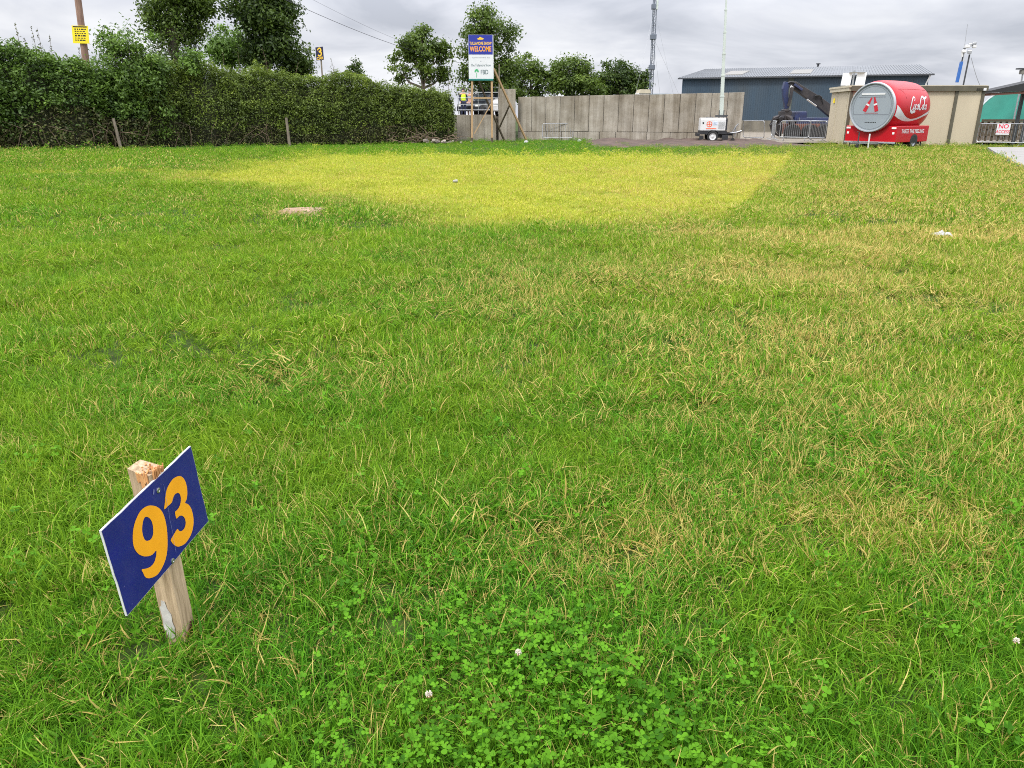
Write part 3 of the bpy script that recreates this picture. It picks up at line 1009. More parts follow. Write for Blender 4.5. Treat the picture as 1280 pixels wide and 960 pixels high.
# ================================================================ WALLS
def concrete_wall():
    # long wall of precast panels
    A, B = Vector((.36, 51.0, 0)), P(925, 178.3, 47.2); B.z = 0
    d = (B - A); L = d.length; d.normalize()
    nrm = Vector((d.y, -d.x, 0))
    t = thing('concrete_wall', 'long wall of stained grey precast concrete panels behind the bleached grass', 'wall', A)
    zt = lambda s: 2.60 + .18 * s / L
    fr = lambda s, z, q: d * s + nrm * q + Vector((0, 0, z))
    np_ = 15
    body, low, gap = MB(), MB(), MB()
    gap.prism([(.02, -.1), (L - .02, -.1), (L - .02, zt(L) - .06), (.02, zt(0) - .06)], fr, -.38, -.035)
    rg = random.Random(3)
    for k in range(np_):
        s0, s1 = L * k / np_ + .012, L * (k + 1) / np_ - .012
        q = rg.uniform(-.012, .012)
        zb = .56 + rg.uniform(-.01, .01)
        body.prism([(s0, zb + .012), (s1, zb + .012), (s1, zt(s1) + rg.uniform(-.015, .015)), (s0, zt(s0) + rg.uniform(-.015, .015))], fr, -.40, q)
    k, s = 0, 0
    while s < L - .1:
        s1 = min(L, s + rg.choice((1.0, 1.9, .95, 1.4)))
        low.prism([(s + .012, -.1), (s1 - .012, -.1), (s1 - .012, .548), (s + .012, .548)], fr, -.40, rg.uniform(-.004, .015))
        s = s1
    body.build('wall_panel', M['concrete'], t, bevel=.012)
    low.build('plinth', M['concrete'], t, bevel=.012)
    gap.build('joint', M['joint'], t)
    # low stretch of wall below the gate, and the taller end block
    t2 = thing('concrete_wall', 'low stretch of grey concrete wall under the gate behind the welcome sign', 'wall', (-4.3, 50.4, 0))
    fr2 = lambda s, z, q: Vector((s, -q + .15 * 0, z))
    mb, gp2 = MB(), MB()
    gp2.prism([(.02, -.1), (3.3, -.1), (3.3, 1.50), (.02, 1.50)], fr2, -.34, -.03)
    ss = [0, .85, 1.7, 2.55, 3.32]
    for a, b in zip(ss, ss[1:]):
        mb.prism([(a + .012, -.1), (b - .012, -.1), (b - .012, 1.56 + rg.uniform(-.015, .015)), (a + .012, 1.56)], fr2, -.36, rg.uniform(-.01, .01))
    mb.build('wall_panel', M['concrete'], t2, bevel=.012)
    gp2.build('joint', M['joint'], t2)
    t3 = thing('concrete_block', 'tall narrow block of grey concrete standing between the low wall and the long wall', 'wall', (-.85, 50.35, 0))
    mb = MB()
    mb.box((.27, .35, 1.5), (.52, .7, 3.1)); mb.box((.81, .37, 1.5), (.52, .7, 3.08))
    mb.build('wall_panel', M['concrete'], t3, bevel=.015)
    MB().box((.54, .42, 1.45), (.05, .6, 3.0)).build('joint', M['joint'], t3)


concrete_wall()

# raised yard behind the low wall
MB().prism([(-14, 50.9), (.2, 50.9), (.2, 80), (-14, 80)], lambda u, v, t: (u, v, t), -.1, 1.42).build('raised_yard', yardm, None, 'structure')


def steel_gate():
    A = P(573, 140, 50.6)
    t = thing('metal_gate', 'galvanised bar gate with five rails standing on top of the low concrete wall', 'gate', A)
    x1 = P(623, 140, 50.6).x - A.x
    zs = [P(600, y, 50.6).z - A.z for y in (115.5, 122.5, 130.5, 137.5)]
    m = MB()
    for z in zs:
        m.tube([(0, 0, z), (x1, 0, z)], .022, 8)
    for x in (0, x1 * .5, x1):
        m.tube([(x, .03, zs[-1] - .25), (x, .03, zs[0] + .03)], .024, 8)
    m.build('gate_frame', M['steel'], t, smooth=True)


steel_gate()


# ================================================================ WELCOME SIGN
def welcome_sign():
    Y = 46.6
    o = G(602, 179.3); o.y = Y
    o.x = P(602, 179, Y).x; o.z = 0
    t = thing('welcome_sign', 'tall welcome board on two timber posts with blue head, white foot and slanting props', 'sign', o)
    tl, tr, br, bl = P(585.2, 43.5, Y), P(616.6, 43.2, Y), P(616.4, 97.8, Y), P(585.4, 99, Y)
    x0, x1 = tl.x - o.x, tr.x - o.x
    z1, z0 = tl.z, bl.z + .02
    zm = P(600, 68.2, Y).z
    fr = lambda u, v, q: Vector((u, -q, v))
    b = MB().prism([(x0, z0), (x1, z0), (x1, z1), (x0, z1)], fr, 0, .03).build('board', M['board'], t)
    MB().prism([(x0 + .01, zm), (x1 - .04, zm), (x1 - .04, z1 - .01), (x0 + .01, z1 - .01)], fr, .031, .035).build('blue_head', M['royal'], b)
    MB().prism([(x0 - .01, z0 - .09), (x1 - .02, z0 - .09), (x1 - .02, z0 - .004), (x0 - .01, z0 - .004)], fr, 0, .04).build('foot_trim', M['teal'], b)
    w, xc = x1 - x0, (x0 + x1) / 2 - .015
    H1 = z1 - zm
    m = MB()
    m.text('TULLAMORE SHOW', fr, xc, zm + H1 * .56, .215, .037, .82, .012, fit=w * .88)
    m.build('lettering', M['gold'], b)
    m = MB()
    m.text('WELCOME', fr, xc, zm + H1 * .27, .37, .037, .88, .02, fit=w * .86)
    m.build('lettering', M['yellow'], b)
    cz = zm + H1 * .83
    m = MB()
    m.prism([(xc - .20, cz - .035), (xc + .20, cz - .035), (xc + .12, cz - .075), (xc - .12, cz - .075)], fr, .036, .040)
    m.prism([(xc - .20, cz - .03), (xc - .09, cz + .01), (xc - .03, cz + .07), (xc + .02, cz + .04), (xc + .09, cz + .015), (xc + .20, cz - .03)], fr, .036, .040)
    m.build('emblem', M['gold'], b)
    H2 = zm - z0
    m = MB()
    m.text('sponsored by', fr, xc + .02, zm - H2 * .12, .11, .034, 1.5, fit=w * .7)
    m.text('at', fr, xc, zm - H2 * .27, .11, .034)
    m.build('lettering', M['inkpale'], b)
    m = MB()
    m.text('The Tullamore Show', fr, xc, zm - H2 * .44, .19, .034, .92, .004, fit=w * .80)
    m.build('lettering', M['ink'], b)
    m = MB()
    m.text('FBD', fr, xc + .20, zm - H2 * .73, .34, .034, .9, .008, fit=w * .30)
    m.build('lettering', M['ink'], b)
    m = MB()
    for a in range(5):
        ang = R(90 + (a - 2) * 42)
        cx, cy = xc - .24 + .075 * math.cos(ang), zm - H2 * .70 + .085 * math.sin(ang)
        m.prism(arc(cx, cy, .052, .052, 0, 330, 11), fr, .034 + a * .0003, .036 + a * .0003)
    m.prism([(xc - .262, zm - H2 * .95), (xc - .225, zm - H2 * .95), (xc - .23, zm - H2 * .75), (xc - .255, zm - H2 * .75)], fr, .0325, .0335)
    m.build('emblem', M['green_print'], b)
    q = lambda px, py, dy=0.0: P(px, py, Y + dy) - o
    for xt, xb in ((590.2, 589.8), (614.6, 615.0)):
        p = MB(); top = q(xt, 60); bot = q(xb, 181)
        top.y = bot.y = .07
        bot.z = -.2
        p.beam(bot, top, .115, .115).build('post', M['timber'], t)
        s = MB(); s.beam((bot.x, .07, -.1), (bot.x, .07, .30), .135, .135).build('post_foot', M['timber_dark'], t)

    def at(px, py, dy):
        return P(px, py, Y + dy) - o
    def leg(px, py, dy):
        v = P(px, py, Y + dy) - o
        v.z = -.05
        return v
    MB().beam(at(593, 167, 0), at(614.2, 129, .05), .085, .05).build('brace', M['timber'], t)
    MB().beam(leg(631.5, 178, 2.0), at(595.5, 95, .15), .085, .085).build('prop', M['timber_dark'], t)
    MB().beam(leg(659.5, 178.5, 1.9), at(617, 86, .15), .10, .10).build('prop', M['timber'], t)
    MB().beam(at(624.2, 159.5, 1.75), at(637, 131.5, 1.1), .08, .06).build('brace', M['timber_dark'], t)
    MB().beam(at(592, 122.5, .04), at(614, 122.5, .04), .06, .08).build('rail', M['timber'], t)
    # small sign rod behind
    MB().tube([at(624, 121, 3.2), at(624, 80, 3.2)], .035, 6).build('rod', M['post'], t)


welcome_sign()


# ================================================================ BARRIERS
def barrier(p, q, label, h=1.08, lean=0.0, nb=13, feet=True, z0=.0, group='crowd barriers', flat=.0):
    """crowd barrier: bent tube frame, upright bars, two cross feet. Local x runs along it."""
    p, q = Vector(p), Vector(q)
    d = q - p; L = math.hypot(d.x, d.y)
    t = thing('crowd_barrier', label, 'barrier', (p.x, p.y, p.z + z0), math.atan2(d.y, d.x), group)
    lm = Matrix.Rotation(lean, 4, 'X')
    tr = lambda v: lm @ Vector(v)
    r, b = .12, .20
    pts = []
    for cx, cz, a0 in ((r, b + r, 180), (L - r, b + r, 270), (L - r, h - r, 0), (r, h - r, 90)):
        pts += [tr((cx + r * math.cos(R(a0 + 15 * k)), 0, cz + r * math.sin(R(a0 + 15 * k)))) for k in range(7)]
    pts.append(pts[0])
    MB().tube(pts, .021, 8).build('frame', M['steel'], t, smooth=True)
    for k in range(nb):
        x = L * (k + 1) / (nb + 1)
        MB().tube([tr((x, 0, b)), tr((x, 0, h))], .008, 6, False).build('bar', M['steel'], t, smooth=True)
    if feet:
        for x in (L * .14, L * .86):
            f = MB()
            f.tube([tr((x, 0, b + .02)), tr((x, 0, .06))], .018, 6)
            f.tube([tr((x, -.30, .012)), tr((x, -.05, .09)), tr((x, .05, .09)), tr((x, .30, .012))], .018, 6)
            f.build('foot', M['steel'], t, smooth=True)
    return t


pB = P(678, 176.5, 50.0); qB = P(716, 176.5, 49.9); pB.z = qB.z = 0
barrier(pB, qB, 'crowd barrier leaning flat against the long concrete wall', 1.05, -.18, 11)
a, b = G(928, 174), G(955, 176)
a = Vector((a.x * .92, 47.6, .09)); a = P(929, 174, 48.3); b = P(955, 176, 46.8); a.z = b.z = .09
barrier(a, b, 'tipped crowd barrier with few bars beside the light tower drawbar', 1.15, .12, 2)
a = P(964, 172, 51.8); b = P(967.5, 176, 48.2); a.z = b.z = .09
barrier(a, b, 'crowd barrier seen end on in front of the grab', 1.12, 0, 13)
a = P(974, 172, 48.3); b = P(1011, 174, 47.6); a.z = b.z = .09
bb = barrier(a, b, 'crowd barrier in front of the dark machine body', 1.12, 0, 14)
a = P(1010, 175, 47.45); b = P(1031, 176, 46.4); a.z = b.z = .09
barrier(a, b, 'crowd barrier butting against the cream panel cabin', 1.12, 0, 10)
# reflectors clipped on the bars
a = P(1219, 182, 42.7); b = P(1270.5, 184, 41.3); a.z = b.z = .0
b = a + (b - a).normalized() * 2.35
nb_ = barrier(a, b, 'crowd barrier with the red lettered white notice', 1.12, 0, 14)
a2 = b + Vector((.1, .55, .0)); b2 = a2 + Vector((2.3, -.3, 0))
barrier(a2, b2, 'crowd barrier running off beyond the one with the notice', 1.12, 0, 13)
# notice
L0 = (b - a).length
t = thing('notice', 'white notice in red capitals hung on a crowd barrier', 'notice', a, math.atan2((b - a).y, (b - a).x))
f = lambda u, v, q: Vector((u, -.03 - q, v))
xn = L0 * .50
bd = MB().prism([(xn - .31, .58), (xn + .31, .58), (xn + .31, 1.14), (xn - .31, 1.14)], f, 0, .008).build('board', M['board'], t)
m_ = MB(); m_.text('NO', f, xn, .985, .30, .010, 1.0, .02); m_.text('ACCESS', f, xn, .725, .22, .010, .82, .018)
m_.build('lettering', mat('red_ink', (.62, .02, .06), .5), bd)


# ================================================================ LIGHT TOWER
def light_tower():
    Y = 45.6
    o = P(893, 177, Y); o.z = .1
    t = thing('light_tower', 'white and black towable light tower with a tall pale mast by the concrete wall', 'light tower', o, R(-6))
    L = lambda px: (P(px, 160, Y).x - o.x)
    x0, x1 = -.90, .48
    # canopy body
    z0, z1 = .62, 1.30
    b = MB()
    prof = [(-.45, z0), (.45, z0), (.45, z1 - .10), (.36, z1), (-.36, z1), (-.45, z1 - .10)]
    b.prism(prof, lambda u, v, q: Vector((q, u, v)), x0, x1)
    body = b.build('body', M['white'], t, bevel=.02)
    m = MB(); m.prism([(-.46, z0 + .02), (.46, z0 + .02), (.46, z1 - .02), (-.46, z1 - .02)], lambda u, v, q: Vector((q, u, v)), x1 + .004, x1 + .09); m.build('end_panel', M['chassis'], t, bevel=.02)
    f = lambda u, v, q: Vector((u, -.452 - q, v))
    m = MB(); m.prism([(-.80, .98), (-.72, .98), (-.72, 1.07), (-.80, 1.07)], f, 0, .01); m.build('latch', M['black'], t)
    g = MB()
    for k in range(9):
        g.prism([(.08, .72 + k * .045), (.42, .72 + k * .045), (.42, .745 + k * .045), (.08, .745 + k * .045)], f, 0, .012)
    g.build('louvre', mat('louvre_grey', (.45, .46, .46), .5), t)
    m = MB()
    m.ribbon(arc(-.42, .96, .14, .14, 0, 359, 26), .035, f, .004)
    m.ribbon([(-.42, .84), (-.42, 1.08)], .03, f, .006); m.ribbon([(-.54, .96), (-.28, .96)], .03, f, .008)
    m.prism([(-.60, .70), (-.02, .70), (-.02, .745), (-.60, .745)], f, .003, .005)
    m.build('emblem', M['orange'], t)
    m = MB(); m.prism([(-.24, .90), (.02, .90), (.02, 1.12), (-.24, 1.12)], f, .001, .003); m.build('decal', mat('pale_decal', (.62, .68, .80), .4), t)
    m = MB()
    for k, l in enumerate((.20, .16, .21)):
        m.prism([(-.20, 1.06 - k * .055), (-.20 + l, 1.06 - k * .055), (-.20 + l, 1.075 - k * .055), (-.20, 1.075 - k * .055)], f, .004, .0055)
    m.build('decal_line', M['ink'], t)
    # chassis
    c = MB()
    c.box((-.17, 0, .52), (1.5, .84, .20)); c.box((.20, 0, .34), (.8, .5, .22)); c.box((-.98, 0, .40), (.16, .9, .16)); c.box((-.80, -.38, .20), (.22, .12, .30))
    c.box((.70, 0, .42), (.5, .3, .14)); c.box((.50, -.36, .26), (.34, .12, .26))
    c.build('chassis', M['chassis'], t, bevel=.012)
    a_ = MB(); a_.ribbon([(-.52, .42), (-.44, .58), (-.30, .645), (-.08, .645), (.04, .58), (.10, .42)], .03, lambda u, v, q: Vector((u, -.47 - q, v)), .0)
    a_.ribbon([(-.52, .42), (-.44, .58), (-.30, .645), (-.08, .645), (.04, .58), (.10, .42)], .03, lambda u, v, q: Vector((u, -.48 - q, v)), .0)
    gd = MB()
    arcp = [(-.55, .40), (-.46, .56), (-.33, .645), (-.06, .645), (.06, .56), (.12, .40)]
    for k in range(5):
        (ua, va), (ub, vb) = arcp[k], arcp[k + 1]
        gd.add([(ua, -.56, va), (ub, -.56, vb), (ub, -.40, vb), (ua, -.40, va), (ua, -.56, va - .02), (ub, -.56, vb - .02), (ub, -.40, vb - .02), (ua, -.40, va - .02)],
               [(0, 1, 2, 3), (7, 6, 5, 4), (0, 4, 5, 1), (2, 6, 7, 3)])
    gd.build('mudguard', M['darksteel'], t)
    for s in (-1, 1):
        w = thing('wheel', '', '', (0, 0, 0)); del w['label']; del w['category']
        w.parent = t
        w.location = (-.20, s * .48, .30)
        ty = MB().lathe([(-.07, .19), (-.085, .25), (-.07, .30), (.07, .30), (.085, .25), (.07, .19)], (0, 0, 0), (0, 1, 0), 28, False, False)
        ty.build('tyre', M['tyre'], w, smooth=True)
        rm = MB().lathe([(-.072, .185), (-.055, .16), (-.02, .135), (-.035, .06), (-.07, .045), (-.07, .005)], (0, 0, 0), (0, 1, 0) if s < 0 else (0, -1, 0), 24, False, True)
        rm.build('rim', M['white'], w, smooth=True)
    # drawbar, jockey wheel, outrigger
    d = MB(); d.tube([(.75, 0, .46), (1.2, 0, .52), (1.45, 0, .60)], .045, 8); d.tube([(1.12, .0, .3), (1.12, 0, .85)], .03, 8); d.tube([(.9, 0, .42), (1.1, 0, .82), (1.25, 0, .98)], .03, 6)
    d.build('drawbar', M['steel'], t)
    j = MB().lathe([(-.04, .02), (-.04, .11), (.04, .11), (.04, .02)], (.95, -.32, .12), (0, 1, 0), 18); j.build('jockey_wheel', M['tyre'], t)
    lg = MB().tube([(.95, -.27, .12), (.95, -.27, .5)], .025, 8); lg.box((.8, -.2, .48), (.4, .14, .05)); lg.build('jockey_leg', M['darksteel'], t)
    # mast: telescoping sections along the bearing of the photograph
    org = Matrix.Rotation(R(6), 4, 'Z')
    q = lambda px, py: org @ (P(px, py, Y) - o)
    base, topp = q(901.4, 146), q(908.6, -16)
    sec = MB(); n = 6
    for k in range(n):
        p0, p1 = base + (topp - base) * k / n, base + (topp - base) * (k + 1) / n
        wdt = .20 - .023 * k
        sec.beam(p0, p1, wdt, wdt)
        sec.beam(p1 - (topp - base).normalized() * .05, p1 + (topp - base).normalized() * .02, wdt + .035, wdt + .035)
    sec.build('mast', M['mast'], t)
    f2 = MB(); bx = base.x
    f2.box((bx, 0, 1.36), (.62, .30, .06)); f2.box((bx - .12, 0, 1.5), (.05, .12, .40)); f2.box((bx + .12, 0, 1.5), (.05, .12, .40)); f2.box((bx, -.13, 1.42), (.7, .04, .05))
    f2.build('mast_foot', M['darksteel'], t)
    for s in (-1, 1):
        MB().box((topp.x + s * .38, topp.y, topp.z), (.4, .25, .34)).build('lamp_head', M['darksteel'], t, bevel=.03)
    h = MB(); h.tube([(topp.x - .6, topp.y, topp.z - .2), (topp.x + .6, topp.y, topp.z - .2)], .03, 6); h.build('cross_arm', M['steel'], t)
    lf = MB(); lf.tube([(-.62, -.2, 1.30), (-.5, -.2, 1.33), (-.35, -.2, 1.35), (-.2, -.2, 1.31)], .018, 6); lf.build('lifting_eye', M['darksteel'], t)


light_tower()


# ================================================================ BLUE SHED
def blue_shed():
    A = P(853, 102, 76.0)
    rot = R(-22)
    t = thing('farm_shed', 'long dark blue metal shed with a grey sheet roof behind the grab', 'shed', (A.x, A.y, 0), rot)
    L, W, E_, RD = 20.4, 30.0, 4.72, 6.15
    V = lambda x, y, z: (x, y, z)
    base_h = 1.05
    w = MB()
    w.add([V(0, 0, base_h), V(L, 0, base_h), V(L, 0, E_), V(0, 0, E_)], [(0, 1, 2, 3)])
    w.add([V(0, W, base_h), V(L, W, base_h), V(L, W, E_), V(0, W, E_)], [(3, 2, 1, 0)])
    for x, flip in ((0, True), (L, False)):
        w.add([V(x, 0, base_h), V(x, W, base_h), V(x, W, E_), V(x, W / 2, RD - .05), V(x, 0, E_)], [(4, 3, 2, 1, 0) if flip else (0, 1, 2, 3, 4)])
    # profiled sheet ribs
    for k in range(102):
        w.box((.1 + k * .2, -.012, (base_h + E_) / 2), (.035, .022, E_ - base_h))
    w.build('cladding', M['shed'], t)
    b = MB()
    b.box((L / 2, .12, base_h / 2), (L, .3, base_h)); b.box((L / 2, W - .12, base_h / 2), (L, .3, base_h))
    b.box((.12, W / 2, base_h / 2), (.3, W - .6, base_h)); b.box((L - .12, W / 2, base_h / 2), (.3, W - .6, base_h))
    b.build('base_wall', M['shedbase'], t)
    r = MB()
    ov, th = .35, .08
    for sgn in (0, 1):
        ye = -ov if sgn == 0 else W + ov
        ze = E_ - .05
        r.add([V(-ov, ye, ze), V(L + ov, ye, ze), V(L + ov, W / 2, RD), V(-ov, W / 2, RD), V(-ov, ye, ze + th), V(L + ov, ye, ze + th), V(L + ov, W / 2, RD + th), V(-ov, W / 2, RD + th)],
              [(3, 2, 1, 0), (4, 5, 6, 7), (0, 1, 5, 4), (1, 2, 6, 5), (3, 0, 4, 7)])
    n = 90
    for k in range(n):
        x = -ov + (L + 2 * ov) * (k + .5) / n
        r.beam((x, -ov, E_ + th - .04), (x, W / 2, RD + th + .01), .05, .05)
    rf = r.build('roof', M['shedroof'], t)
    for x0, x1 in ((9.2, 11.0), (3.2, 5.0)):
        lt = MB()
        sl = lambda x, s, q: V(x, -ov + (W / 2 + ov) * s, E_ - .05 + (RD - E_ + .05) * s + th + q)
        lt.add([sl(x0, .2, .05), sl(x1, .2, .05), sl(x1, .62, .05), sl(x0, .62, .05), sl(x0, .2, -.02), sl(x1, .2, -.02), sl(x1, .62, -.02), sl(x0, .62, -.02)], [(0, 1, 2, 3), (0, 4, 5, 1), (1, 5, 6, 2), (2, 6, 7, 3), (3, 7, 4, 0)])
        lt.build('rooflight', M['rooflight'], rf)
    g = MB(); g.box((L / 2, -ov - .07, E_ - .04), (L + 2 * ov, .13, .12)); g.build('gutter', M['darksteel'], t)
    d = MB(); d.tube([(L + .05, -ov - .05, E_ - .1), (L - .15, -.15, E_ - .75), (L - .15, -.15, .3)], .06, 8); d.build('downpipe', M['white'], t)
    v = MB(); v.lathe([(0, .1), (.3, .1), (.32, .22), (.40, .22), (.45, .05)], (11.2, W / 2, RD), (0, 0, 1), 12); v.build('vent', M['darksteel'], rf)
    for x in (8.6, 9.3):
        s = MB(); s.box((x + .25, -.03, (base_h + E_) / 2), (.5, .02, E_ - base_h - .1))
    s.build('weathered_sheet', mat('algae_sheet', (.075, .085, .070), .8, var=.2, scale=.8), t)


blue_shed()


def lean_to():
    Y = 72
    a = P(812, 119, Y); b = P(853, 119, Y)
    t = thing('low_shed', 'low blue roofed shed just showing over the top of the concrete wall', 'shed', (a.x, Y, 0))
    w = b.x - a.x + .2
    z = P(830, 117.2, Y).z
    MB().box((w / 2, 2.5, (z - .12) / 2), (w, 5, z - .12)).build('wall', M['shedbase'], t)
    MB().box((w / 2, 2.5, z - .06), (w + .3, 5.3, .12)).build('roof', mat('steel_blue_roof', (.12, .22, .28), .5), t)


lean_to()


def white_box():
    Y = 56
    o = P(805, 118, Y)
    t = thing('white_cabin', 'small white cabin roof showing above the concrete wall at the foot of the lattice mast', 'cabin', (o.x, Y, 0))
    z = P(805, 111.5, Y).z
    MB().box((0, .8, z / 2 - .12), (.78, 1.6, z - .24)).build('wall', M['white'], t, bevel=.03)
    MB().prism([(-.34, z - .26), (.46, z - .26), (.40, z - .02), (-.24, z)], lambda u, v, q: (u, q, v), -.05, 1.65).build('roof', M['cream_trim'], t)


white_box()


# ================================================================ LATTICE MAST
def lattice_mast():
    Y = 60
    o = P(813.5, 118, Y)
    t = thing('lattice_mast', 'slim grey lattice mast with guy wires rising behind the concrete wall', 'mast', (o.x, Y, 0))
    top = P(818.8, -25, Y)
    zt = top.z
    wd = .26
    m = MB()
    x_ = lambda z: (top.x - o.x) * (z - o.z) / (zt - o.z) * .55
    legs = [(-wd / 2, 0), (wd / 2, 0), (0, wd * .8)]
    for x, y in legs:
        m.tube([(x + x_(0), y, 0), (x + x_(zt), y, zt)], .028, 6)
    n = int(zt / .36)
    for k in range(n):
        za, zb = zt * k / n, zt * (k + 1) / n
        for i in range(3):
            (xa, ya), (xb, yb) = legs[i], legs[(i + 1) % 3]
            if k % 2:
                xa, ya, xb, yb = xb, yb, xa, ya
            m.tube([(xa + x_(za), ya, za), (xb + x_(zb), yb, zb)], .012, 4, False)
            m.tube([(xa + x_(za), ya, za), (xb + x_(za), yb, za)], .012, 4, False)
    m.build('lattice', M['lattice'], t)
    for py in (8, 46, 84):
        z = P(816, py, Y).z
        MB().box((x_(z), .1, z), (.42, .4, .34)).build('bracket', M['lattice'], t, bevel=.02)
    MB().lathe([(0, .07), (1.6, .07)], (x_(zt) + .18, -.1, P(816, 12, Y).z), (0, 0, 1), 8).build('antenna', M['mast'], t)
    for dx, dy, py in ((-1.8, -1.5, 10), (2.0, -2, 10), (1.7, 3, 46), (4.5, 5, 46)):
        z = P(816, py, Y).z
        MB().tube([(x_(z), .1, z), (dx, dy, .5)], .006, 4, False).build('guy_wire', M['steel'], t)


lattice_mast()


# ================================================================ MATERIAL HANDLER
def handler():
    Y = 53.5
    o = P(1000, 172, Y); o.z = .09
    t = thing('material_handler', 'navy and black grab crane with bent arm parked in front of the blue shed', 'machine', o)
    q = lambda px, py, dy=0: P(px, py, Y + dy) - o
    wd = .42

    def limb(name, cen, ws, m, th=wd, dy=0):
        mb = MB()
        pts = [q(px, py, dy) for px, py in cen]
        vs, n = [], len(pts)
        for i, p in enumerate(pts):
            a, b = pts[max(0, i - 1)], pts[min(n - 1, i + 1)]
            d = (b - a); d.y = 0; d.normalize()
            nn = Vector((-d.z, 0, d.x)) * ws[i] / 2
            for sy in (-th / 2, th / 2):
                vs += [p + nn + Vector((0, sy, 0)), p - nn + Vector((0, sy, 0))]
        fs = []
        for i in range(n - 1):
            k = 4 * i
            fs += [(k, k + 1, k + 5, k + 4), (k + 3, k + 2, k + 6, k + 7), (k + 2, k, k + 4, k + 6), (k + 1, k + 3, k + 7, k + 5)]
        fs += [(1, 0, 2, 3), (4 * n - 4, 4 * n - 3, 4 * n - 1, 4 * n - 2)]
        return mb.add(vs, fs).build(name, m, t, bevel=.02)
    limb('boom', [(986, 104.8), (992, 106.5), (1004, 114.5), (1020, 125), (1036, 137.5), (1048, 147)], [.34, .46, .48, .54, .62, .6], M['blackmachine'])
    limb('stick', [(984, 103), (981.3, 111), (981.6, 122), (983.2, 136)], [.42, .36, .32, .24], M['navyblue'], .36, .02)
    limb('ram', [(990.5, 109), (988.5, 120), (985.5, 133)], [.17, .17, .15], M['blackmachine'], .17, -.35)
    limb('ram', [(1008.5, 124.2), (1020.5, 132.8)], [.09, .09], M['chrome'], .09, -.36)
    limb('plate', [(988, 107.8), (992, 110.6)], [.16, .16], M['white'], .02, -.25)
    limb('ram', [(993, 105.6), (1003, 112.5)], [.14, .14], M['navyblue'], .14, -.35)
    hs = MB()
    for k in range(4):
        hs.tube([q(1018 + k, 123, -.3), q(1019 + k, 119.5 + k * .4, -.34), q(1024 + k, 119 + k * .6, -.34), q(1028, 124 + k, -.3), q(1029, 130, -.3)], .028, 6)
    for k in range(3):
        hs.tube([q(985 + k, 104, -.2), q(988 + k, 102.7 - k * .3, -.26), q(994 + k, 104.5, -.26), q(1002, 111.5, -.3)], .026, 6)
    hs.build('hose', M['black'], t)
    # grab: rotator and curved tines
    mb = MB(); c = q(982.5, 137.5)
    mb.lathe([(-.35, .16), (-.1, .20), (0, .30), (.12, .30), (.16, .22)], c - Vector((0, 0, .1)), (0, 0, 1), 14)
    mb.box(q(981, 143), (.75, .5, .42)); mb.box(q(979, 147), (.55, .55, .35))
    mb.build('rotator', M['blackmachine'], t, bevel=.03)
    hub = q(979.5, 146)
    for k in range(5):
        a = k * 6.283 / 5 + .4
        ca, sa = math.cos(a), math.sin(a)
        pts = [hub + Vector((ca * r, sa * r, z)) for r, z in ((.18, .05), (.55, -.12), (.72, -.5), (.58, -.95), (.15, -1.22))]
        MB().tube(pts, [.14, .17, .15, .12, .04], 6).build('tine', M['blackmachine'], t)
    # body behind the barriers
    b = MB(); b.box(q(996, 145.5, .6), (.8, 1.6, .62)); b.build('cab', M['navyblue'], t, bevel=.06)
    b = MB(); b.box(q(1016, 151.5, .8), (2.9, 2.2, .45)); b.build('deck', M['navyblue'], t, bevel=.04)
    b = MB(); b.box(q(1000, 161, .5), (1.9, 2.0, .66)); b.build('skirt', M['rusty'], t, bevel=.04)
    b = MB(); b.box(q(1020, 163, .6), (2.6, 2.0, .9)); b.build('chassis', M['blackmachine'], t, bevel=.05)
    for px in (990, 1012, 1030):
        w = MB().lathe([(-.2, .3), (-.22, .5), (.22, .5), (.2, .3)], q(px, 165.5, -.7), (0, 1, 0), 22); w.build('wheel', M['tyre'], t)
    b = MB(); b.tube([q(999, 147, -.3), q(999, 150.5, -.3), q(1035, 151.5, -.3)], .03, 6); b.build('handrail', M['steel'], t)


handler()


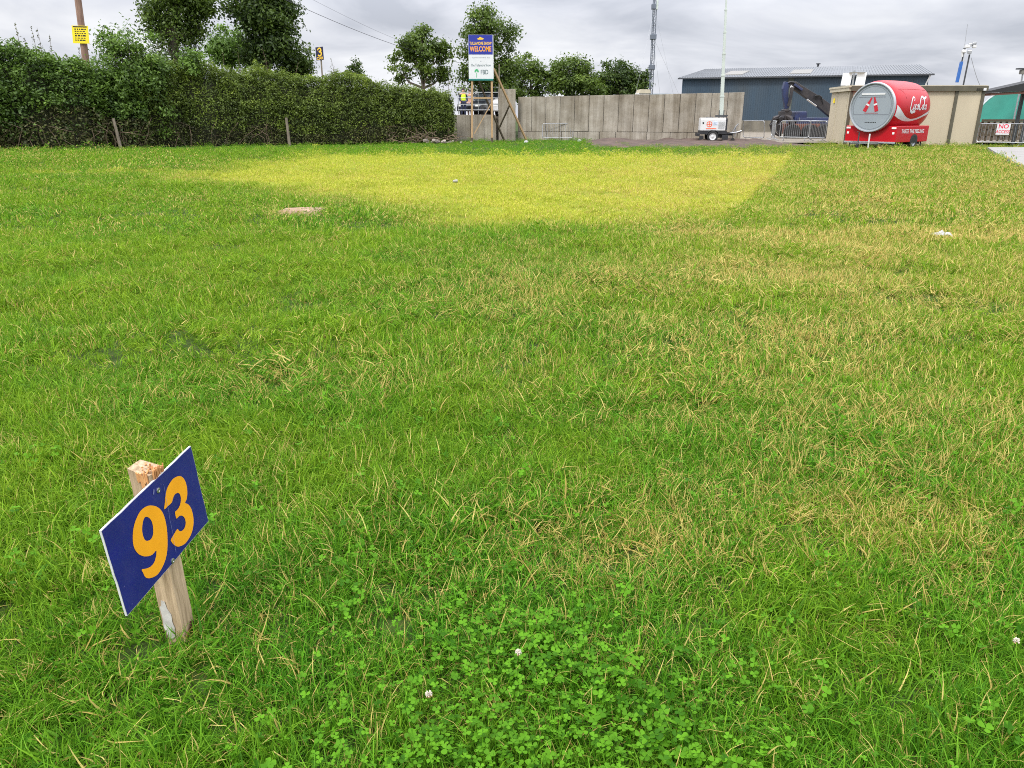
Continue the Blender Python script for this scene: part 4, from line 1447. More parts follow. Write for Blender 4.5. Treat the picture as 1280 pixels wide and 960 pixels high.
# ================================================================ CREAM CABIN
def cream_cabin():
    c0 = G(1055, 181.4); c1 = G(1219, 182.2)
    t = thing('panel_cabin', 'long cream panel cabin with olive trim standing behind the red drinks trailer', 'cabin', (c0.x, c0.y, 0))
    d = Vector((c1.x - c0.x, c1.y - c0.y, 0)); L = d.length
    rz = math.atan2(d.y, d.x)
    t.rotation_euler = (0, 0, rz)
    zt = P(1063, 113.5, c0.y).z
    ztr = P(1226, 113.5, c1.y).z
    W = 4.0
    sl = lambda x: zt + (ztr - zt) * x / L
    seams = [0, 1.9, 3.75, L * .79, L - .1]
    # the shape of the end wall: leans back a little in plan
    w = MB()
    for a, b in zip(seams, seams[1:]):
        w.add([(a, 0, 0), (b, 0, 0), (b, 0, sl(b)), (a, 0, sl(a))], [(0, 1, 2, 3)])
    w.add([(0, W, 0), (0, 0, 0), (0, 0, zt), (0, W, zt)], [(0, 1, 2, 3)])
    w.add([(L, 0, 0), (L, W, 0), (L, W, ztr), (L, 0, ztr)], [(0, 1, 2, 3)])
    w.add([(L, W, 0), (0, W, 0), (0, W, zt), (L, W, ztr)], [(0, 1, 2, 3)])
    w.build('wall', M['cream'], t)
    for x in (.02, L * .79, L - .1):
        wd = .16
        tr = MB()
        tr.prism([(x - wd / 2, 0), (x + wd / 2, 0), (x + wd / 2, sl(x)), (x - wd / 2, sl(x))], lambda u, v, q: (u, q, v), -.05, .004)
        tr.build('corner_post', M['olive'], t)
    tc = MB()
    tc.box((-.012, .55, zt / 2), (.02, .05, zt - .1)); tc.box((-.012, 2.6, zt / 2), (.02, .04, zt - .1)); tc.build('seam_cover', M['cream_trim'], t)
    r = MB()
    fz = .17
    r.prism([(-.05, sl(0) - .01), (L + .05, sl(L) - .01), (L + .05, sl(L) + fz + .07), (-.05, sl(0) + fz + .07)], lambda u, v, q: (u, q, v), -.16, -.09)
    r.build('fascia', M['olive'], t)
    r = MB()
    r.prism([(-.16, sl(0) + fz), (L + .02, sl(L) + fz), (L + .02, sl(L) + fz + .10), (-.16, sl(0) + fz + .10)], lambda u, v, q: (u, q, v), -.085, W + .1)
    r.box((-.07, W / 2, sl(0) + fz / 2), (.12, W, fz))
    r.build('roof', M['cream_trim'], t)
    e = MB(); e.box((L - .35, -.12, sl(L) + .06), (.35, .08, .12)); e.build('lamp', M['black'], t)
    e = MB(); e.box((L - .12, -.13, sl(L) + .07), (.14, .08, .13)); e.build('camera_unit', M['white'], t)
    s = MB(); s.box((-.03, 3.2, zt - .45), (.03, .22, .26)); s.build('sticker', M['signyel'], t)


cream_cabin()


# ================================================================ WHITE BOARDS
def double_board():
    Y = 46.2
    o = P(1065.5, 112, Y)
    t = thing('double_board', 'pair of blank white boards either side of a steel post above the cream cabin roof', 'board', (o.x, Y, 0))
    f = lambda u, v, q: Vector((u, -q, v))
    q = lambda px, py: P(px, py, Y) - Vector((o.x, Y, 0))
    for a, b in (((1050.5, 107), (1065.4, 91.2)), ((1068.2, 106.8), (1083.5, 90.6))):
        p0, p1 = q(*a), q(*b)
        MB().prism([(p0.x, p0.z), (p1.x - .05, p0.z), (p1.x, p1.z), (p0.x + .05, p1.z)], f, 0, .05).build('panel', M['board'], t, bevel=.01)
    MB().tube([(0, .08, .0), (0, .08, q(1066, 88).z)], .05, 8).build('post', M['steel'], t)
    z = q(1066, 91).z
    MB().box((.1, -.12, z), (.85, .12, .05)).build('cross_arm', M['rooflight'], t)
    MB().tube([(.55, .08, 0), (.55, .08, q(1066, 105).z)], .05, 8).build('post', M['steel'], t)


double_board()


# ================================================================ DRINKS TRAILER
def drinks_trailer():
    cen = P(1089.5, 134.3, 39.2)
    az = R(53)                                                   # axis: to the right and away from the camera
    t = thing('drinks_trailer', 'red barrel shaped drinks trailer with a grey round end and white script', 'trailer', (cen.x, cen.y, 0), -az)
    # local frame: +y runs from the round end back along the barrel, +x to its right
    zc = cen.z
    ax = Vector((0, 1, 0))
    prof = [(.10, 1.13), (.14, 1.165), (.40, 1.22), (.8, 1.24), (1.6, 1.245), (2.5, 1.235), (3.1, 1.20), (3.5, 1.10), (3.75, .96), (3.88, .78)]

    def rad(y):
        for (a, ra), (b, rb) in zip(prof, prof[1:]):
            if a <= y <= b:
                return ra + (rb - ra) * (y - a) / (b - a)
        return prof[-1][1]
    MB().lathe(prof, (0, 0, zc), ax, 72, True, True).build('barrel', M['red'], t, smooth=True)
    tilt = 0
    rg = MB().lathe([(.12, 1.06), (.0, 1.06), (-.03, 1.08), (-.03, 1.12), (0, 1.14), (.10, 1.15)], (0, 0, zc), ax, 72, False, False)
    rg.build('rim', M['rim'], t, smooth=True)
    dk = MB().lathe([(.09, 1.062), (.045, 1.062), (.045, 1.00), (.03, .99)], (0, 0, zc), ax, 72, True, True).build('end_disc', M['greydisc'], t)
    f = lambda u, v, q: Vector((u, .03 - q, zc + v))
    mk = lambda: MB()
    m = mk(); m.ribbon(arc(0, 0, .95, .95, -18, 198, 60), .018, f, .003); m.prism([(-.91, -.34), (.91, -.34), (.91, -.32), (-.91, -.32)], f, .003, .005)
    m.prism([(-.72, .46), (.62, .46), (.62, .48), (-.72, .48)], f, .003, .005)
    m.build('seam', M['seam'], dk)
    m = mk(); m.prism([(-.60, .57), (.58, .57), (.58, .65), (-.60, .65)], f, .003, .02); m.build('hatch_bar', M['white'], dk)

    def bottle(cx, cz, ang, k=1.0):
        sil = [(-.085, 0), (.085, 0), (.095, .05), (.085, .22), (.09, .34), (.078, .42), (.05, .52), (.042, .62), (.042, .70), (-.042, .70), (-.042, .62), (-.05, .52), (-.078, .42), (-.09, .34), (-.085, .22), (-.095, .05)]
        c_, s_ = math.cos(ang), math.sin(ang)
        T = lambda p: (cx + k * (p[0] * c_ - p[1] * s_), cz + k * (p[0] * s_ + p[1] * c_))
        return sil, T
    for sx, ang in ((-.36, -.44), (.26, .30)):
        sil, T = bottle(sx, -.18, ang, .98)
        mk().prism([T(p) for p in sil], f, .004, .010).build('bottle_print', M['darkred'], dk)
        mk().prism([T(p) for p in ((-.092, .30), (.092, .30), (.086, .38), (-.086, .38))], f, .0105, .012).build('label_print', M['white'], dk)
    m = mk(); m.prism([(-.34, -.27), (.34, -.27), (.34, -.245), (-.34, -.245)], f, .003, .005); m.build('print_line', M['redseam'], dk)
    m = mk()
    for k in range(7):
        m.prism([(-.26 + k * .085, -.70), (-.20 + k * .085, -.70), (-.20 + k * .085, -.665), (-.26 + k * .085, -.665)], f, .003, .005)
    m.build('small_print', M['black'], dk)
    # writing on the barrel's right flank: s along the axis, v along the girth (0 = level with the axis)
    fb = lambda s, v, q: Vector(((rad(s) + .006 + q) * math.cos(v / 1.28), s, zc + (rad(s) + .006 + q) * math.sin(v / 1.28)))
    # white wave
    top = [(.16, .12), (.5, -.13), (.9, -.36), (1.3, -.50), (1.7, -.56), (2.1, -.53), (2.5, -.43), (2.9, -.29), (3.2, -.20), (3.4, -.14)]
    bot = [(.16, -.42), (.5, -.54), (.9, -.63), (1.3, -.68), (1.7, -.68), (2.1, -.63), (2.5, -.54), (2.9, -.42), (3.2, -.36), (3.4, -.33)]
    wv = MB(); vs, fs, nn = [], [], 48
    ip = lambda pl, s: float(np.interp(s, [p[0] for p in pl], [p[1] for p in pl]))
    for k in range(nn + 1):
        s = .16 + (3.40 - .16) * k / nn
        for j in range(5):
            vs.append(fb(s, ip(bot, s) + (ip(top, s) - ip(bot, s)) * j / 4, .002))
        if k:
            for j in range(4):
                fs.append((5 * k - 5 + j, 5 * k + j, 5 * k + j + 1, 5 * k - 4 + j))
    wv.add(vs, fs).build('wave_stripe', M['white'], t, smooth='all')
    # hatch outline on the flank
    m = MB()
    m.ribbon([(.35, .96), (.62, .90), (.82, .75), (.92, .45), (.96, .05), (1.05, -.36)], .022, fb, .002)
    m.ribbon([(.62 + .12 * k, .93) for k in range(22)], .020, fb, .003)
    m.build('hatch_seam', M['redseam'], t)
    # flowing script, one pen stroke per letter
    sc = MB()
    x0, y0, kx, ky = 1.26, -.09, .39, .36

    def pen(pts, w=.046, sub=5):
        # smooth the stroke
        out = []
        for i in range(len(pts) - 1):
            p0, p1, p2, p3 = pts[max(i - 1, 0)], pts[i], pts[i + 1], pts[min(i + 2, len(pts) - 1)]
            for k in range(sub):
                u = k / sub
                out.append(tuple(.5 * (2 * p1[j] + (p2[j] - p0[j]) * u + (2 * p0[j] - 5 * p1[j] + 4 * p2[j] - p3[j]) * u * u + (3 * p1[j] - p0[j] - 3 * p2[j] + p3[j]) * u ** 3) for j in (0, 1)))
        out.append(pts[-1])
        n = len(out)
        ws = [w * (.45 + .75 * math.sin(math.pi * (.08 + .84 * i / (n - 1)))) for i in range(n)]
        pen.k += 1
        sc.ribbon([(x0 + a * kx, y0 + b * ky) for a, b in out], ws, fb, .003 + pen.k * .0004)
    pen.k = 0
    big_c = [(.86, 1.12), (1.05, 1.30), (1.02, 1.55), (.78, 1.62), (.42, 1.25), (.14, .6), (.06, .1), (.24, -.16), (.52, -.06), (.78, .28)]
    sm_o = lambda a: [(a + .22, .62), (a + .04, .5), (a, .2), (a + .12, .0), (a + .27, .12), (a + .32, .4), (a + .22, .62), (a + .36, .58)]
    sm_c = lambda a: [(a + .28, .52), (a + .16, .64), (a + .02, .4), (a + .02, .1), (a + .14, .0), (a + .32, .18)]
    sm_a = lambda a: sm_o(a) + [(a + .34, .6), (a + .31, .2), (a + .36, .02), (a + .5, .15)]
    pen(big_c, .060)
    pen(sm_o(.78)); pen(sm_c(1.22)); pen(sm_a(1.62))
    pen([(2.0, .35), (2.2, .36)], .06)
    pen([(p[0] * 1.0 + 2.15, p[1] * 1.0 + .12) for p in big_c], .060)
    pen([(2.75, 1.62), (3.1, 1.72), (3.5, 1.5), (3.9, 1.62), (4.25, 1.78)], .10)
    pen(sm_o(2.95))
    pen([(3.38, .3), (3.56, .9), (3.6, 1.3), (3.5, 1.38), (3.42, .9), (3.4, .2), (3.48, .0), (3.62, .15)])
    pen(sm_a(3.72))
    pen([(.15, -.16), (.6, -.36), (1.05, -.28), (1.4, -.30)], .12)
    sc.build('script_lettering', M['white'], t)
    # lower body
    zb0, zb1 = .30, 1.06
    bx = 1.30
    b = MB()
    b.prism([(-bx, .22), (bx, .22), (bx, 3.35), (-bx, 3.35)], lambda u, v, q: Vector((u, v, q)), zb0, zb1)
    low = b.build('lower_body', M['red'], t, bevel=.03)
    # wheel arch cut: dark arch panel and wheel
    fs_ = lambda u, v, q: Vector((bx + q, u, v))
    yw = 2.0
    arch = [(yw - .36, zb0 - .02)] + arc(yw, zb0 + .10, .36, .27, 180, 0, 16) + [(yw + .36, zb0 - .02)]
    MB().prism(arch, fs_, .002, .006).build('wheel_arch', M['black'], t)
    m = MB(); m.text('TASTE THE FEELING', fs_, 1.78, .80, .25, .006, .95, .022, fit=2.2); m.build('lettering', M['white'], t)
    for s in (-1, 1):
        w = bpy.data.objects.new('wheel', None); C.objects.link(w); w.parent = t; w.location = (s * 1.21, yw, .33)
        MB().lathe([(-.09, .2), (-.11, .28), (-.09, .33), (.09, .33), (.11, .28), (.09, .2)], (0, 0, 0), (1, 0, 0), 28, False, False).build('tyre', M['tyre'], w, smooth=True)
        MB().lathe([(-.08, .21), (-.03, .17), (-.05, .06), (-.08, .04), (-.08, .004)], (0, 0, 0), (-s, 0, 0), 24, False, True).build('rim', M['rim'], w, smooth=True)
    ff = lambda u, v, q: Vector((u, .22 - q, v))
    for u in (-1.16, 1.16):
        MB().prism([(u - .11, .92), (u + .11, .92), (u + .11, 1.0), (u - .11, 1.0)], ff, 0, .025).build('marker_lamp', M['lamp_white'], t, bevel=.008)
        MB().prism([(u - .05, .68), (u + .05, .68), (u + .05, .78), (u - .05, .78)], ff, 0, .02).build('reflector', M['lamp_white'], t)
    m = MB(); m.prism([(-bx - .01, zb0 - .04), (bx + .01, zb0 - .04), (bx + .01, zb0 + .035), (-bx - .01, zb0 + .035)], ff, -.02, .03); m.build('bumper_strip', M['rim'], t)
    # chassis and drawbar
    m = MB(); m.box((0, 1.7, .25), (2.1, 2.8, .12)); m.box((0, 2.0, .30), (2.3, .12, .10)); m.build('chassis', M['chassis'], t)
    m = MB(); m.beam((-.5, .3, .26), (-.05, -1.0, .30), .08, .10); m.beam((.5, .3, .26), (.05, -1.0, .30), .08, .10); m.beam((0, -.9, .30), (0, -1.35, .32), .10, .10); m.build('drawbar', M['steel'], t)
    m = MB(); m.tube([(.10, -.95, .2), (.10, -.95, .78)], .03, 8); m.tube([(.10, -.95, .78), (.10, -1.15, .80)], .018, 6); m.build('jockey_leg', M['darksteel'], t)
    MB().lathe([(-.04, .03), (-.04, .12), (.04, .12), (.04, .03)], (.10, -.95, .13), (1, 0, 0), 18).build('jockey_wheel', M['tyre'], t)
    MB().tube([(.42, -.55, .0), (.42, -.55, .70)], .035, 8).build('prop_stand', M['white'], t)
    for x, y in ((-1.1, .4), (1.1, .4), (1.12, 3.1), (-1.1, 3.1)):
        m = MB(); m.tube([(x, y, .06), (x, y, .3)], .03, 8); m.box((x, y, .055), (.16, .16, .03)); m.build('corner_steady', M['darksteel'], t)


drinks_trailer()


# ================================================================ CAMERA MAST BEHIND THE CABIN
def camera_mast():
    Y = 48.5
    o = P(1197, 112, Y)
    t = thing('camera_mast', 'thin mast carrying cameras with a blue ram beside it behind the cream cabin', 'mast', (o.x, Y, 0))
    O = Vector((o.x, Y, 0))
    q = lambda px, py, dy=0: P(px, py, Y + dy) - O
    lo = q(1203, 112); up = q(1212, 68)
    d = (lo - up) / (lo.z - up.z)
    gnd = lo - d * lo.z
    MB().tube([gnd, lo, up], .045, 8).build('pole', M['darksteel'], t)
    lo2, up2 = q(1196, 110), q(1202.5, 75)
    d2 = (lo2 - up2) / (lo2.z - up2.z)
    MB().beam(q(1196.2, 103), q(1202, 77), .14, .14).build('ram', M['ram'], t)
    MB().tube([lo2 - d2 * lo2.z, lo2], .07, 8).build('ram_base', M['ram'], t)
    MB().tube([q(1202.3, 77), q(1206.5, 59)], .04, 8).build('ram_rod', M['darksteel'], t)
    MB().tube([q(1205, 62), q(1209.5, 30)], .012, 5).build('whip_aerial', M['steel'], t)
    MB().beam(q(1204, 60.5), q(1219, 55), .06, .06).build('head_arm', M['steel'], t)
    for px, py, sx in ((1205, 64, .2), (1209, 58, .24), (1213, 56, .2), (1218, 54.5, .22), (1212, 65, .22), (1218, 58, .18)):
        MB().box(q(px, py, -.1), (sx, .3, .16), random.uniform(-.6, .6)).build('camera_unit', random.choice([M['white'], M['darksteel'], M['steel']]), t, bevel=.02)
    MB().tube([q(1203.3, 63, -.1), q(1202.9, 71, -.1)], .055, 8).build('antenna', M['white'], t)
    pts = []
    for k in range(13):
        u = k / 12
        pts.append(q(1214 + 12.5 * u, 72 + 38 * u + 3.5 * math.sin(math.pi * u)))
    MB().tube(pts, .014, 5).build('hanging_cable', M['steel'], t)


camera_mast()


# ================================================================ GREEN SHELTER, CANOPY, LAMP
def shelter():
    Y = 54
    a = P(1222, 152, Y); z_top = P(1290, 110, Y).z
    b = P(1325, 152, Y)
    t = thing('tarpaulin_shelter', 'arched green tarpaulin shelter behind the barrier with the notice', 'shelter', ((a.x + b.x) / 2, Y, 0), -R(29))
    hw = (b.x - a.x) / 2
    n = 26
    arcp = []
    for k in range(n + 1):
        w = math.pi * (1 - k / n)
        c_, s_ = math.cos(w), math.sin(w)
        arcp.append((hw * math.copysign(abs(c_) ** .8, c_), .2 + (z_top - .2) * abs(s_) ** .9))
    m = MB(); vs, fs = [], []
    rows = 8
    for j in range(rows + 1):
        y = 6.0 * j / rows
        for x, z in arcp:
            vs.append((x, y, z))
    for j in range(rows):
        for k in range(n):
            i = j * (n + 1) + k
            fs.append((i, i + 1, i + n + 2, i + n + 1))
    m.add(vs, fs); m.build('cover', M['tarp_pale'], t, smooth='all')
    # slack front curtain with soft folds
    m = MB(); vs, fs = [], []
    for k, (x, z) in enumerate(arcp):
        for j in range(9):
            u = j / 8
            vs.append((x * .985, -.06 - .18 * (1 - u) + .05 * math.sin(k * 1.7 + j * .4) * (1 - u), .05 + (z - .03) * u))
        if k:
            for j in range(8):
                fs.append((9 * (k - 1) + j, 9 * k + j, 9 * k + j + 1, 9 * (k - 1) + j + 1))
    m.add(vs, fs); m.build('front_curtain', M['tarp'], t, smooth='all')
    MB().tube([(x, -.04, z + .02) for x, z in arcp], .05, 6).build('edge_tube', M['tarp_pale'], t)
    # shadowy things stacked in front: a low dark rail fence
    t2 = thing('rail_fence', 'dark rail fence below the green tarpaulin', 'fence', (P(1222, 178, 47.5).x, 47.5, .09))
    x1 = 5.0
    for k in range(3):
        MB().box((x1 / 2, 0, .35 + k * .4), (x1, .05, .14)).build('rail', M['timber_dark'], t2)
    for k in range(14):
        MB().box((.1 + x1 * k / 14, .06, .6), (.12, .06, 1.2)).build('post', M['timber_dark'], t2)
    t3 = thing('low_wall', 'low brown stone wall behind the barriers under the green tarpaulin', 'wall', (P(1216, 178, 50).x, 50, .05))
    mb = MB(); rg = random.Random(5)
    for j in range(4):
        x = 0
        while x < 7:
            l = rg.uniform(.25, .6)
            mb.box((x + l / 2, rg.uniform(-.02, .02), .14 + j * .27), (l - .02, .4, .255)); x += l
    mb.build('stonework', mat('brown_stone', (.13, .105, .08), .95, var=.4, scale=3), t3, bevel=.02)
    c = thing('canopy', 'flat dark canopy roof with brown edge jutting in over the green shelter', 'canopy', (P(1237, 118, 43.5).x, 43.5, 0))
    O = Vector(c.location)
    p0, p1 = P(1237, 113.2, 43.5) - O, P(1292, 101, 43.5) - O
    th = P(1237, 113.2, 43.5).z - P(1237, 118.6, 43.5).z
    sl = lambda u, v, q: Vector((u, q, v))
    e = p0 + (p1 - p0) * 2.2
    MB().prism([(p0.x, p0.z - th + .1), (e.x, p0.z + .14), (e.x, e.z), (p0.x, p0.z)], sl, -.15, 1.1).build('roof', M['canopy'], c)
    MB().prism([(p0.x + .05, p0.z - th - .04), (e.x, p0.z + .02), (e.x, p0.z + .13), (p0.x + .05, p0.z - th + .09)], sl, -.10, 1.0).build('fascia', M['fascia'], c)
    for y in (.1, .8):
        MB().box((e.x - .8, y, p0.z / 2), (.14, .14, p0.z)).build('post', M['darksteel'], c)
        MB().box((e.x - 2.6, y, p0.z / 2), (.14, .14, p0.z)).build('post', M['darksteel'], c)
    l = thing('floodlight', 'floodlight on a thin pole above the dark canopy', 'light', (P(1276, 112, 52).x, 52, 0))
    O = Vector(l.location)
    q = lambda px, py: P(px, py, 52) - O
    MB().tube([(q(1275, 112).x, 0, 0), (q(1275, 112).x, 0, q(1276, 110).z), q(1278.5, 92)], .05, 8).build('pole', M['steel'], l)
    MB().box(q(1279, 90), (.36, .3, .26)).build('lamp_head', M['rooflight'], l, bevel=.03)
    MB().box(q(1278, 86), (.6, .4, .08)).build('hood', M['darksteel'], l)


shelter()


# ================================================================ POLE, NOTICE, GATE SIGN, CABLES
def pole_and_signs():
    Y = 42.5
    lo, up = P(106.5, 70, Y), P(96.5, -8, Y)
    d = (up - lo) / (up.z - lo.z)
    g = lo - d * lo.z
    t = thing('utility_pole', 'leaning brown wooden utility pole rising out of the overgrown hedge', 'pole', (g.x, Y, 0))
    O = Vector((g.x, Y, 0))
    MB().tube([g - O, up + d * 2.0 - O], [.19, .15], 14).build('shaft', M['pole'], t, smooth=True)
    MB().box(up + d * 1.6 - O, (1.5, .12, .12)).build('cross_arm', M['pole'], t)
    # yellow notice
    tl, tr, br, bl = P(89.5, 32, Y - .22), P(110, 32.5, Y - .22), P(111.8, 54, Y - .22), P(91.5, 54.2, Y - .22)
    c = (tl + tr + br + bl) / 4
    n = thing('warning_notice', 'yellow notice with rows of black lettering fixed to the utility pole', 'notice', c)
    w, h = (tr - tl), (tl - bl)
    f = lambda u, v, q: w * u + h * v + Vector((0, -q, 0))
    bd = MB().prism([(-.5, -.5), (.5, -.5), (.5, .5), (-.5, .5)], f, 0, .012).build('board', M['signyel'], n)
    m = MB(); rg = random.Random(8)
    m.prism([(-.43, .40), (.43, .40), (.43, .47), (-.43, .47)], f, .013, .016)
    rows = [(.30, .07), (.18, .06), (.06, .05), (-.06, .09), (-.20, .05), (-.32, .07)]
    for v, hh in rows:
        u = -.34
        while u < .32:
            l = rg.uniform(.06, .17)
            m.prism([(u, v - hh / 2), (min(u + l, .36), v - hh / 2), (min(u + l, .36), v + hh / 2), (u, v + hh / 2)], f, .013, .016)
            u += l + rg.uniform(.03, .07)
    m.build('lettering', M['black'], bd)
    # number 3 sign
    Y2 = 46.5
    lo = P(402.8, 96, Y2); up = P(399.5, 58, Y2)
    s = thing('gate_sign', 'small dark sign with a yellow figure 3 on a thin post above the clipped hedge', 'sign', (lo.x, Y2, 0))
    O = Vector((lo.x, Y2, 0))
    MB().beam(Vector((.0, 0, 0)), P(401.3, 74, Y2) - O, .075, .05).build('post', M['post'], s)
    tl, tr, br, bl = P(394.2, 59.3, Y2 - .05), P(403.6, 58.2, Y2 - .05), P(405, 74.8, Y2 - .05), P(395.6, 75.8, Y2 - .05)
    c = (tl + tr + br + bl) / 4 - O
    w, h = (tr - tl), (tl - bl)
    f = lambda u, v, q: c + w * u + h * v + Vector((0, -q, 0))
    bd = MB().prism([(-.5, -.5), (.5, -.5), (.5, .5), (-.5, .5)], f, 0, .015).build('board', M['navy'], s)
    fx = lambda u, v, q: f(u / w.length, v / h.length, q)
    k = h.length
    m = MB()
    m3 = MB()
    m3.ribbon([(-.105, .27 * k)] + arc(0, .26 * k, .085, .105, 150, -80, 16) + [(-.03, .155 * k + .01)], .062, fx, .018)
    m3.ribbon([(-.03, .135 * k)] + arc(0, .005 * k, .095, .125, 80, -155, 16), .062, fx, .021)
    m3.build('figure', M['gold'], bd)
    m.text('CAR', fx, 0, -.36 * k, .19, .018, 1.0, .02)
    m.build('lettering', M['gold'], bd)
    # overhead cables
    for a, b, lab in (((318, -18), (606, 85), 'lower overhead cable sagging across the sky above the hedge'), ((380, -6), (600, 78), 'fainter upper overhead cable crossing the sky above the hedge')):
        p, q_ = P(*a, 44 if a[0] < 350 else 47), P(*b, 66)
        tt = thing('overhead_cable', lab, 'cable', p, 0, None)
        sag = .55
        pts = [(p + (q_ - p) * k / 16 - Vector((0, 0, sag * math.sin(math.pi * k / 16)))) - p for k in range(17)]
        MB().tube(pts, .013 if a[0] < 350 else .006, 5).build('wire', M['cable'], tt)


pole_and_signs()


# ================================================================ PLANTS
def tube_np(mb, pts, r0, r1, n=6):
    k = len(pts)
    mb.tube(pts, [r0 + (r1 - r0) * i / (k - 1) for i in range(k)], n)


def tree(name, label, base, blobs, trunk_r, m, nleaf, size, seed, cat='tree', group=None, clumpr=.55, ivy=0, fill=.35, clumps=None, ivy_r=.28):
    """blobs: (dx, dy, z, rx, ry, rz). Limbs run from the trunk into every blob; sprays of leaves gather round the twig ends."""
    rg = np.random.default_rng(seed)
    t = thing(name, label, cat, base, 0, group)
    tb = MB()
    zt = max(b[2] for b in blobs)
    zl = min(b[2] - b[5] * .5 for b in blobs)
    top = Vector((np.mean([b[0] for b in blobs]), np.mean([b[1] for b in blobs]), zt))
    tp = [Vector((0, 0, -.1))]
    for k in range(1, 7):
        u = k / 6
        tp.append(Vector((top.x * u * u + rg.normal(0, .08), top.y * u * u + rg.normal(0, .08), top.z * u)))
    tb.tube(tp, [trunk_r * (1.25 if i == 0 else 1 - .13 * i) for i in range(7)], 10)
    vol = np.array([b[3] * b[4] * b[5] for b in blobs]) ** .72
    vol = vol / vol.sum()
    parts = []
    ncl = clumps or max(26, int(nleaf / 115))
    for b, w in zip(blobs, vol):
        c = np.array(b[:3]); r = np.array(b[3:])
        k0 = min(range(7), key=lambda i: abs(tp[i].z - max(zl * .8, c[2] - r[2] * 1.1)))
        s = tp[max(1, k0)]
        e = Vector(c)
        mid = s + (e - s) * .5 + Vector((rg.normal(0, .15), rg.normal(0, .15), -.15 * r[2]))
        tb.tube([s, mid, e], [trunk_r * .5, trunk_r * .34, trunk_r * .16], 6)
        n = max(6, int(ncl * w))
        d = unit(rg.normal(size=(n, 3)))
        rr = rg.uniform(0, 1, n) ** fill
        lump = .84 + .32 * rg.random(n)
        ce = c + d * r * (rr * lump)[:, None]
        for q in ce[::2]:
            qv = Vector(q)
            m2 = e + (qv - e) * .5 + Vector((0, 0, -.06))
            st = mid if rg.random() < .35 else e
            tb.tube([st, st + (qv - st) * .55 + Vector((rg.normal(0, .1), rg.normal(0, .1), .0)), qv], [trunk_r * .14, trunk_r * .09, trunk_r * .03], 4, False)
        per = int(nleaf * w / n)
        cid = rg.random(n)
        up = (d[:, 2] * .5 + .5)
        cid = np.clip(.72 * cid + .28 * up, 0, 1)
        idx = np.repeat(np.arange(n), per)
        cr = clumpr * .92 * rg.uniform(.6, 1.3, n)
        off = rg.normal(size=(len(idx), 3)) * (cr[idx] * .5)[:, None] * np.array([1, 1, .75])
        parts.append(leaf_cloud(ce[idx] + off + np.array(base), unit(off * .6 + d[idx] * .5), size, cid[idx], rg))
    if ivy:
        n = ivy
        u = rg.random(n); a = rg.random(n) * 6.283
        rad = trunk_r * 1.2 + ivy_r * rg.random(n) ** .7 + .5 * vnoise(a * 2, u * 9, 1.0, seed) * (.5 + u)
        px = np.interp(u * 6, range(7), [p.x for p in tp]); py = np.interp(u * 6, range(7), [p.y for p in tp]); pz = np.interp(u * 6, range(7), [p.z for p in tp])
        o_ = np.stack([np.cos(a), np.sin(a), np.zeros(n)], 1)
        parts.append(leaf_cloud(np.stack([px, py, pz], 1) + o_ * rad[:, None] + np.array(base), o_, size * .8, vnoise(a * 2, u * 12, 1, seed + 2) * .7, rg))
    cloud_obj('crown', parts, m, t)
    tb.build('trunk', M['bark'], t, smooth=True)
    return t


def blob(px, py, wpx, hpx, Y, base, deep=.9, dy=0.0):
    """a lobe of a crown: bearing of its middle, apparent width and height"""
    p = P(px, py, Y)
    k = (Y * CO + (EYE - p.z) * SI) / F_PX
    return (p.x - base[0], dy, p.z - base[2], wpx * k / 2, wpx * k / 2 * deep, hpx * k / 2)


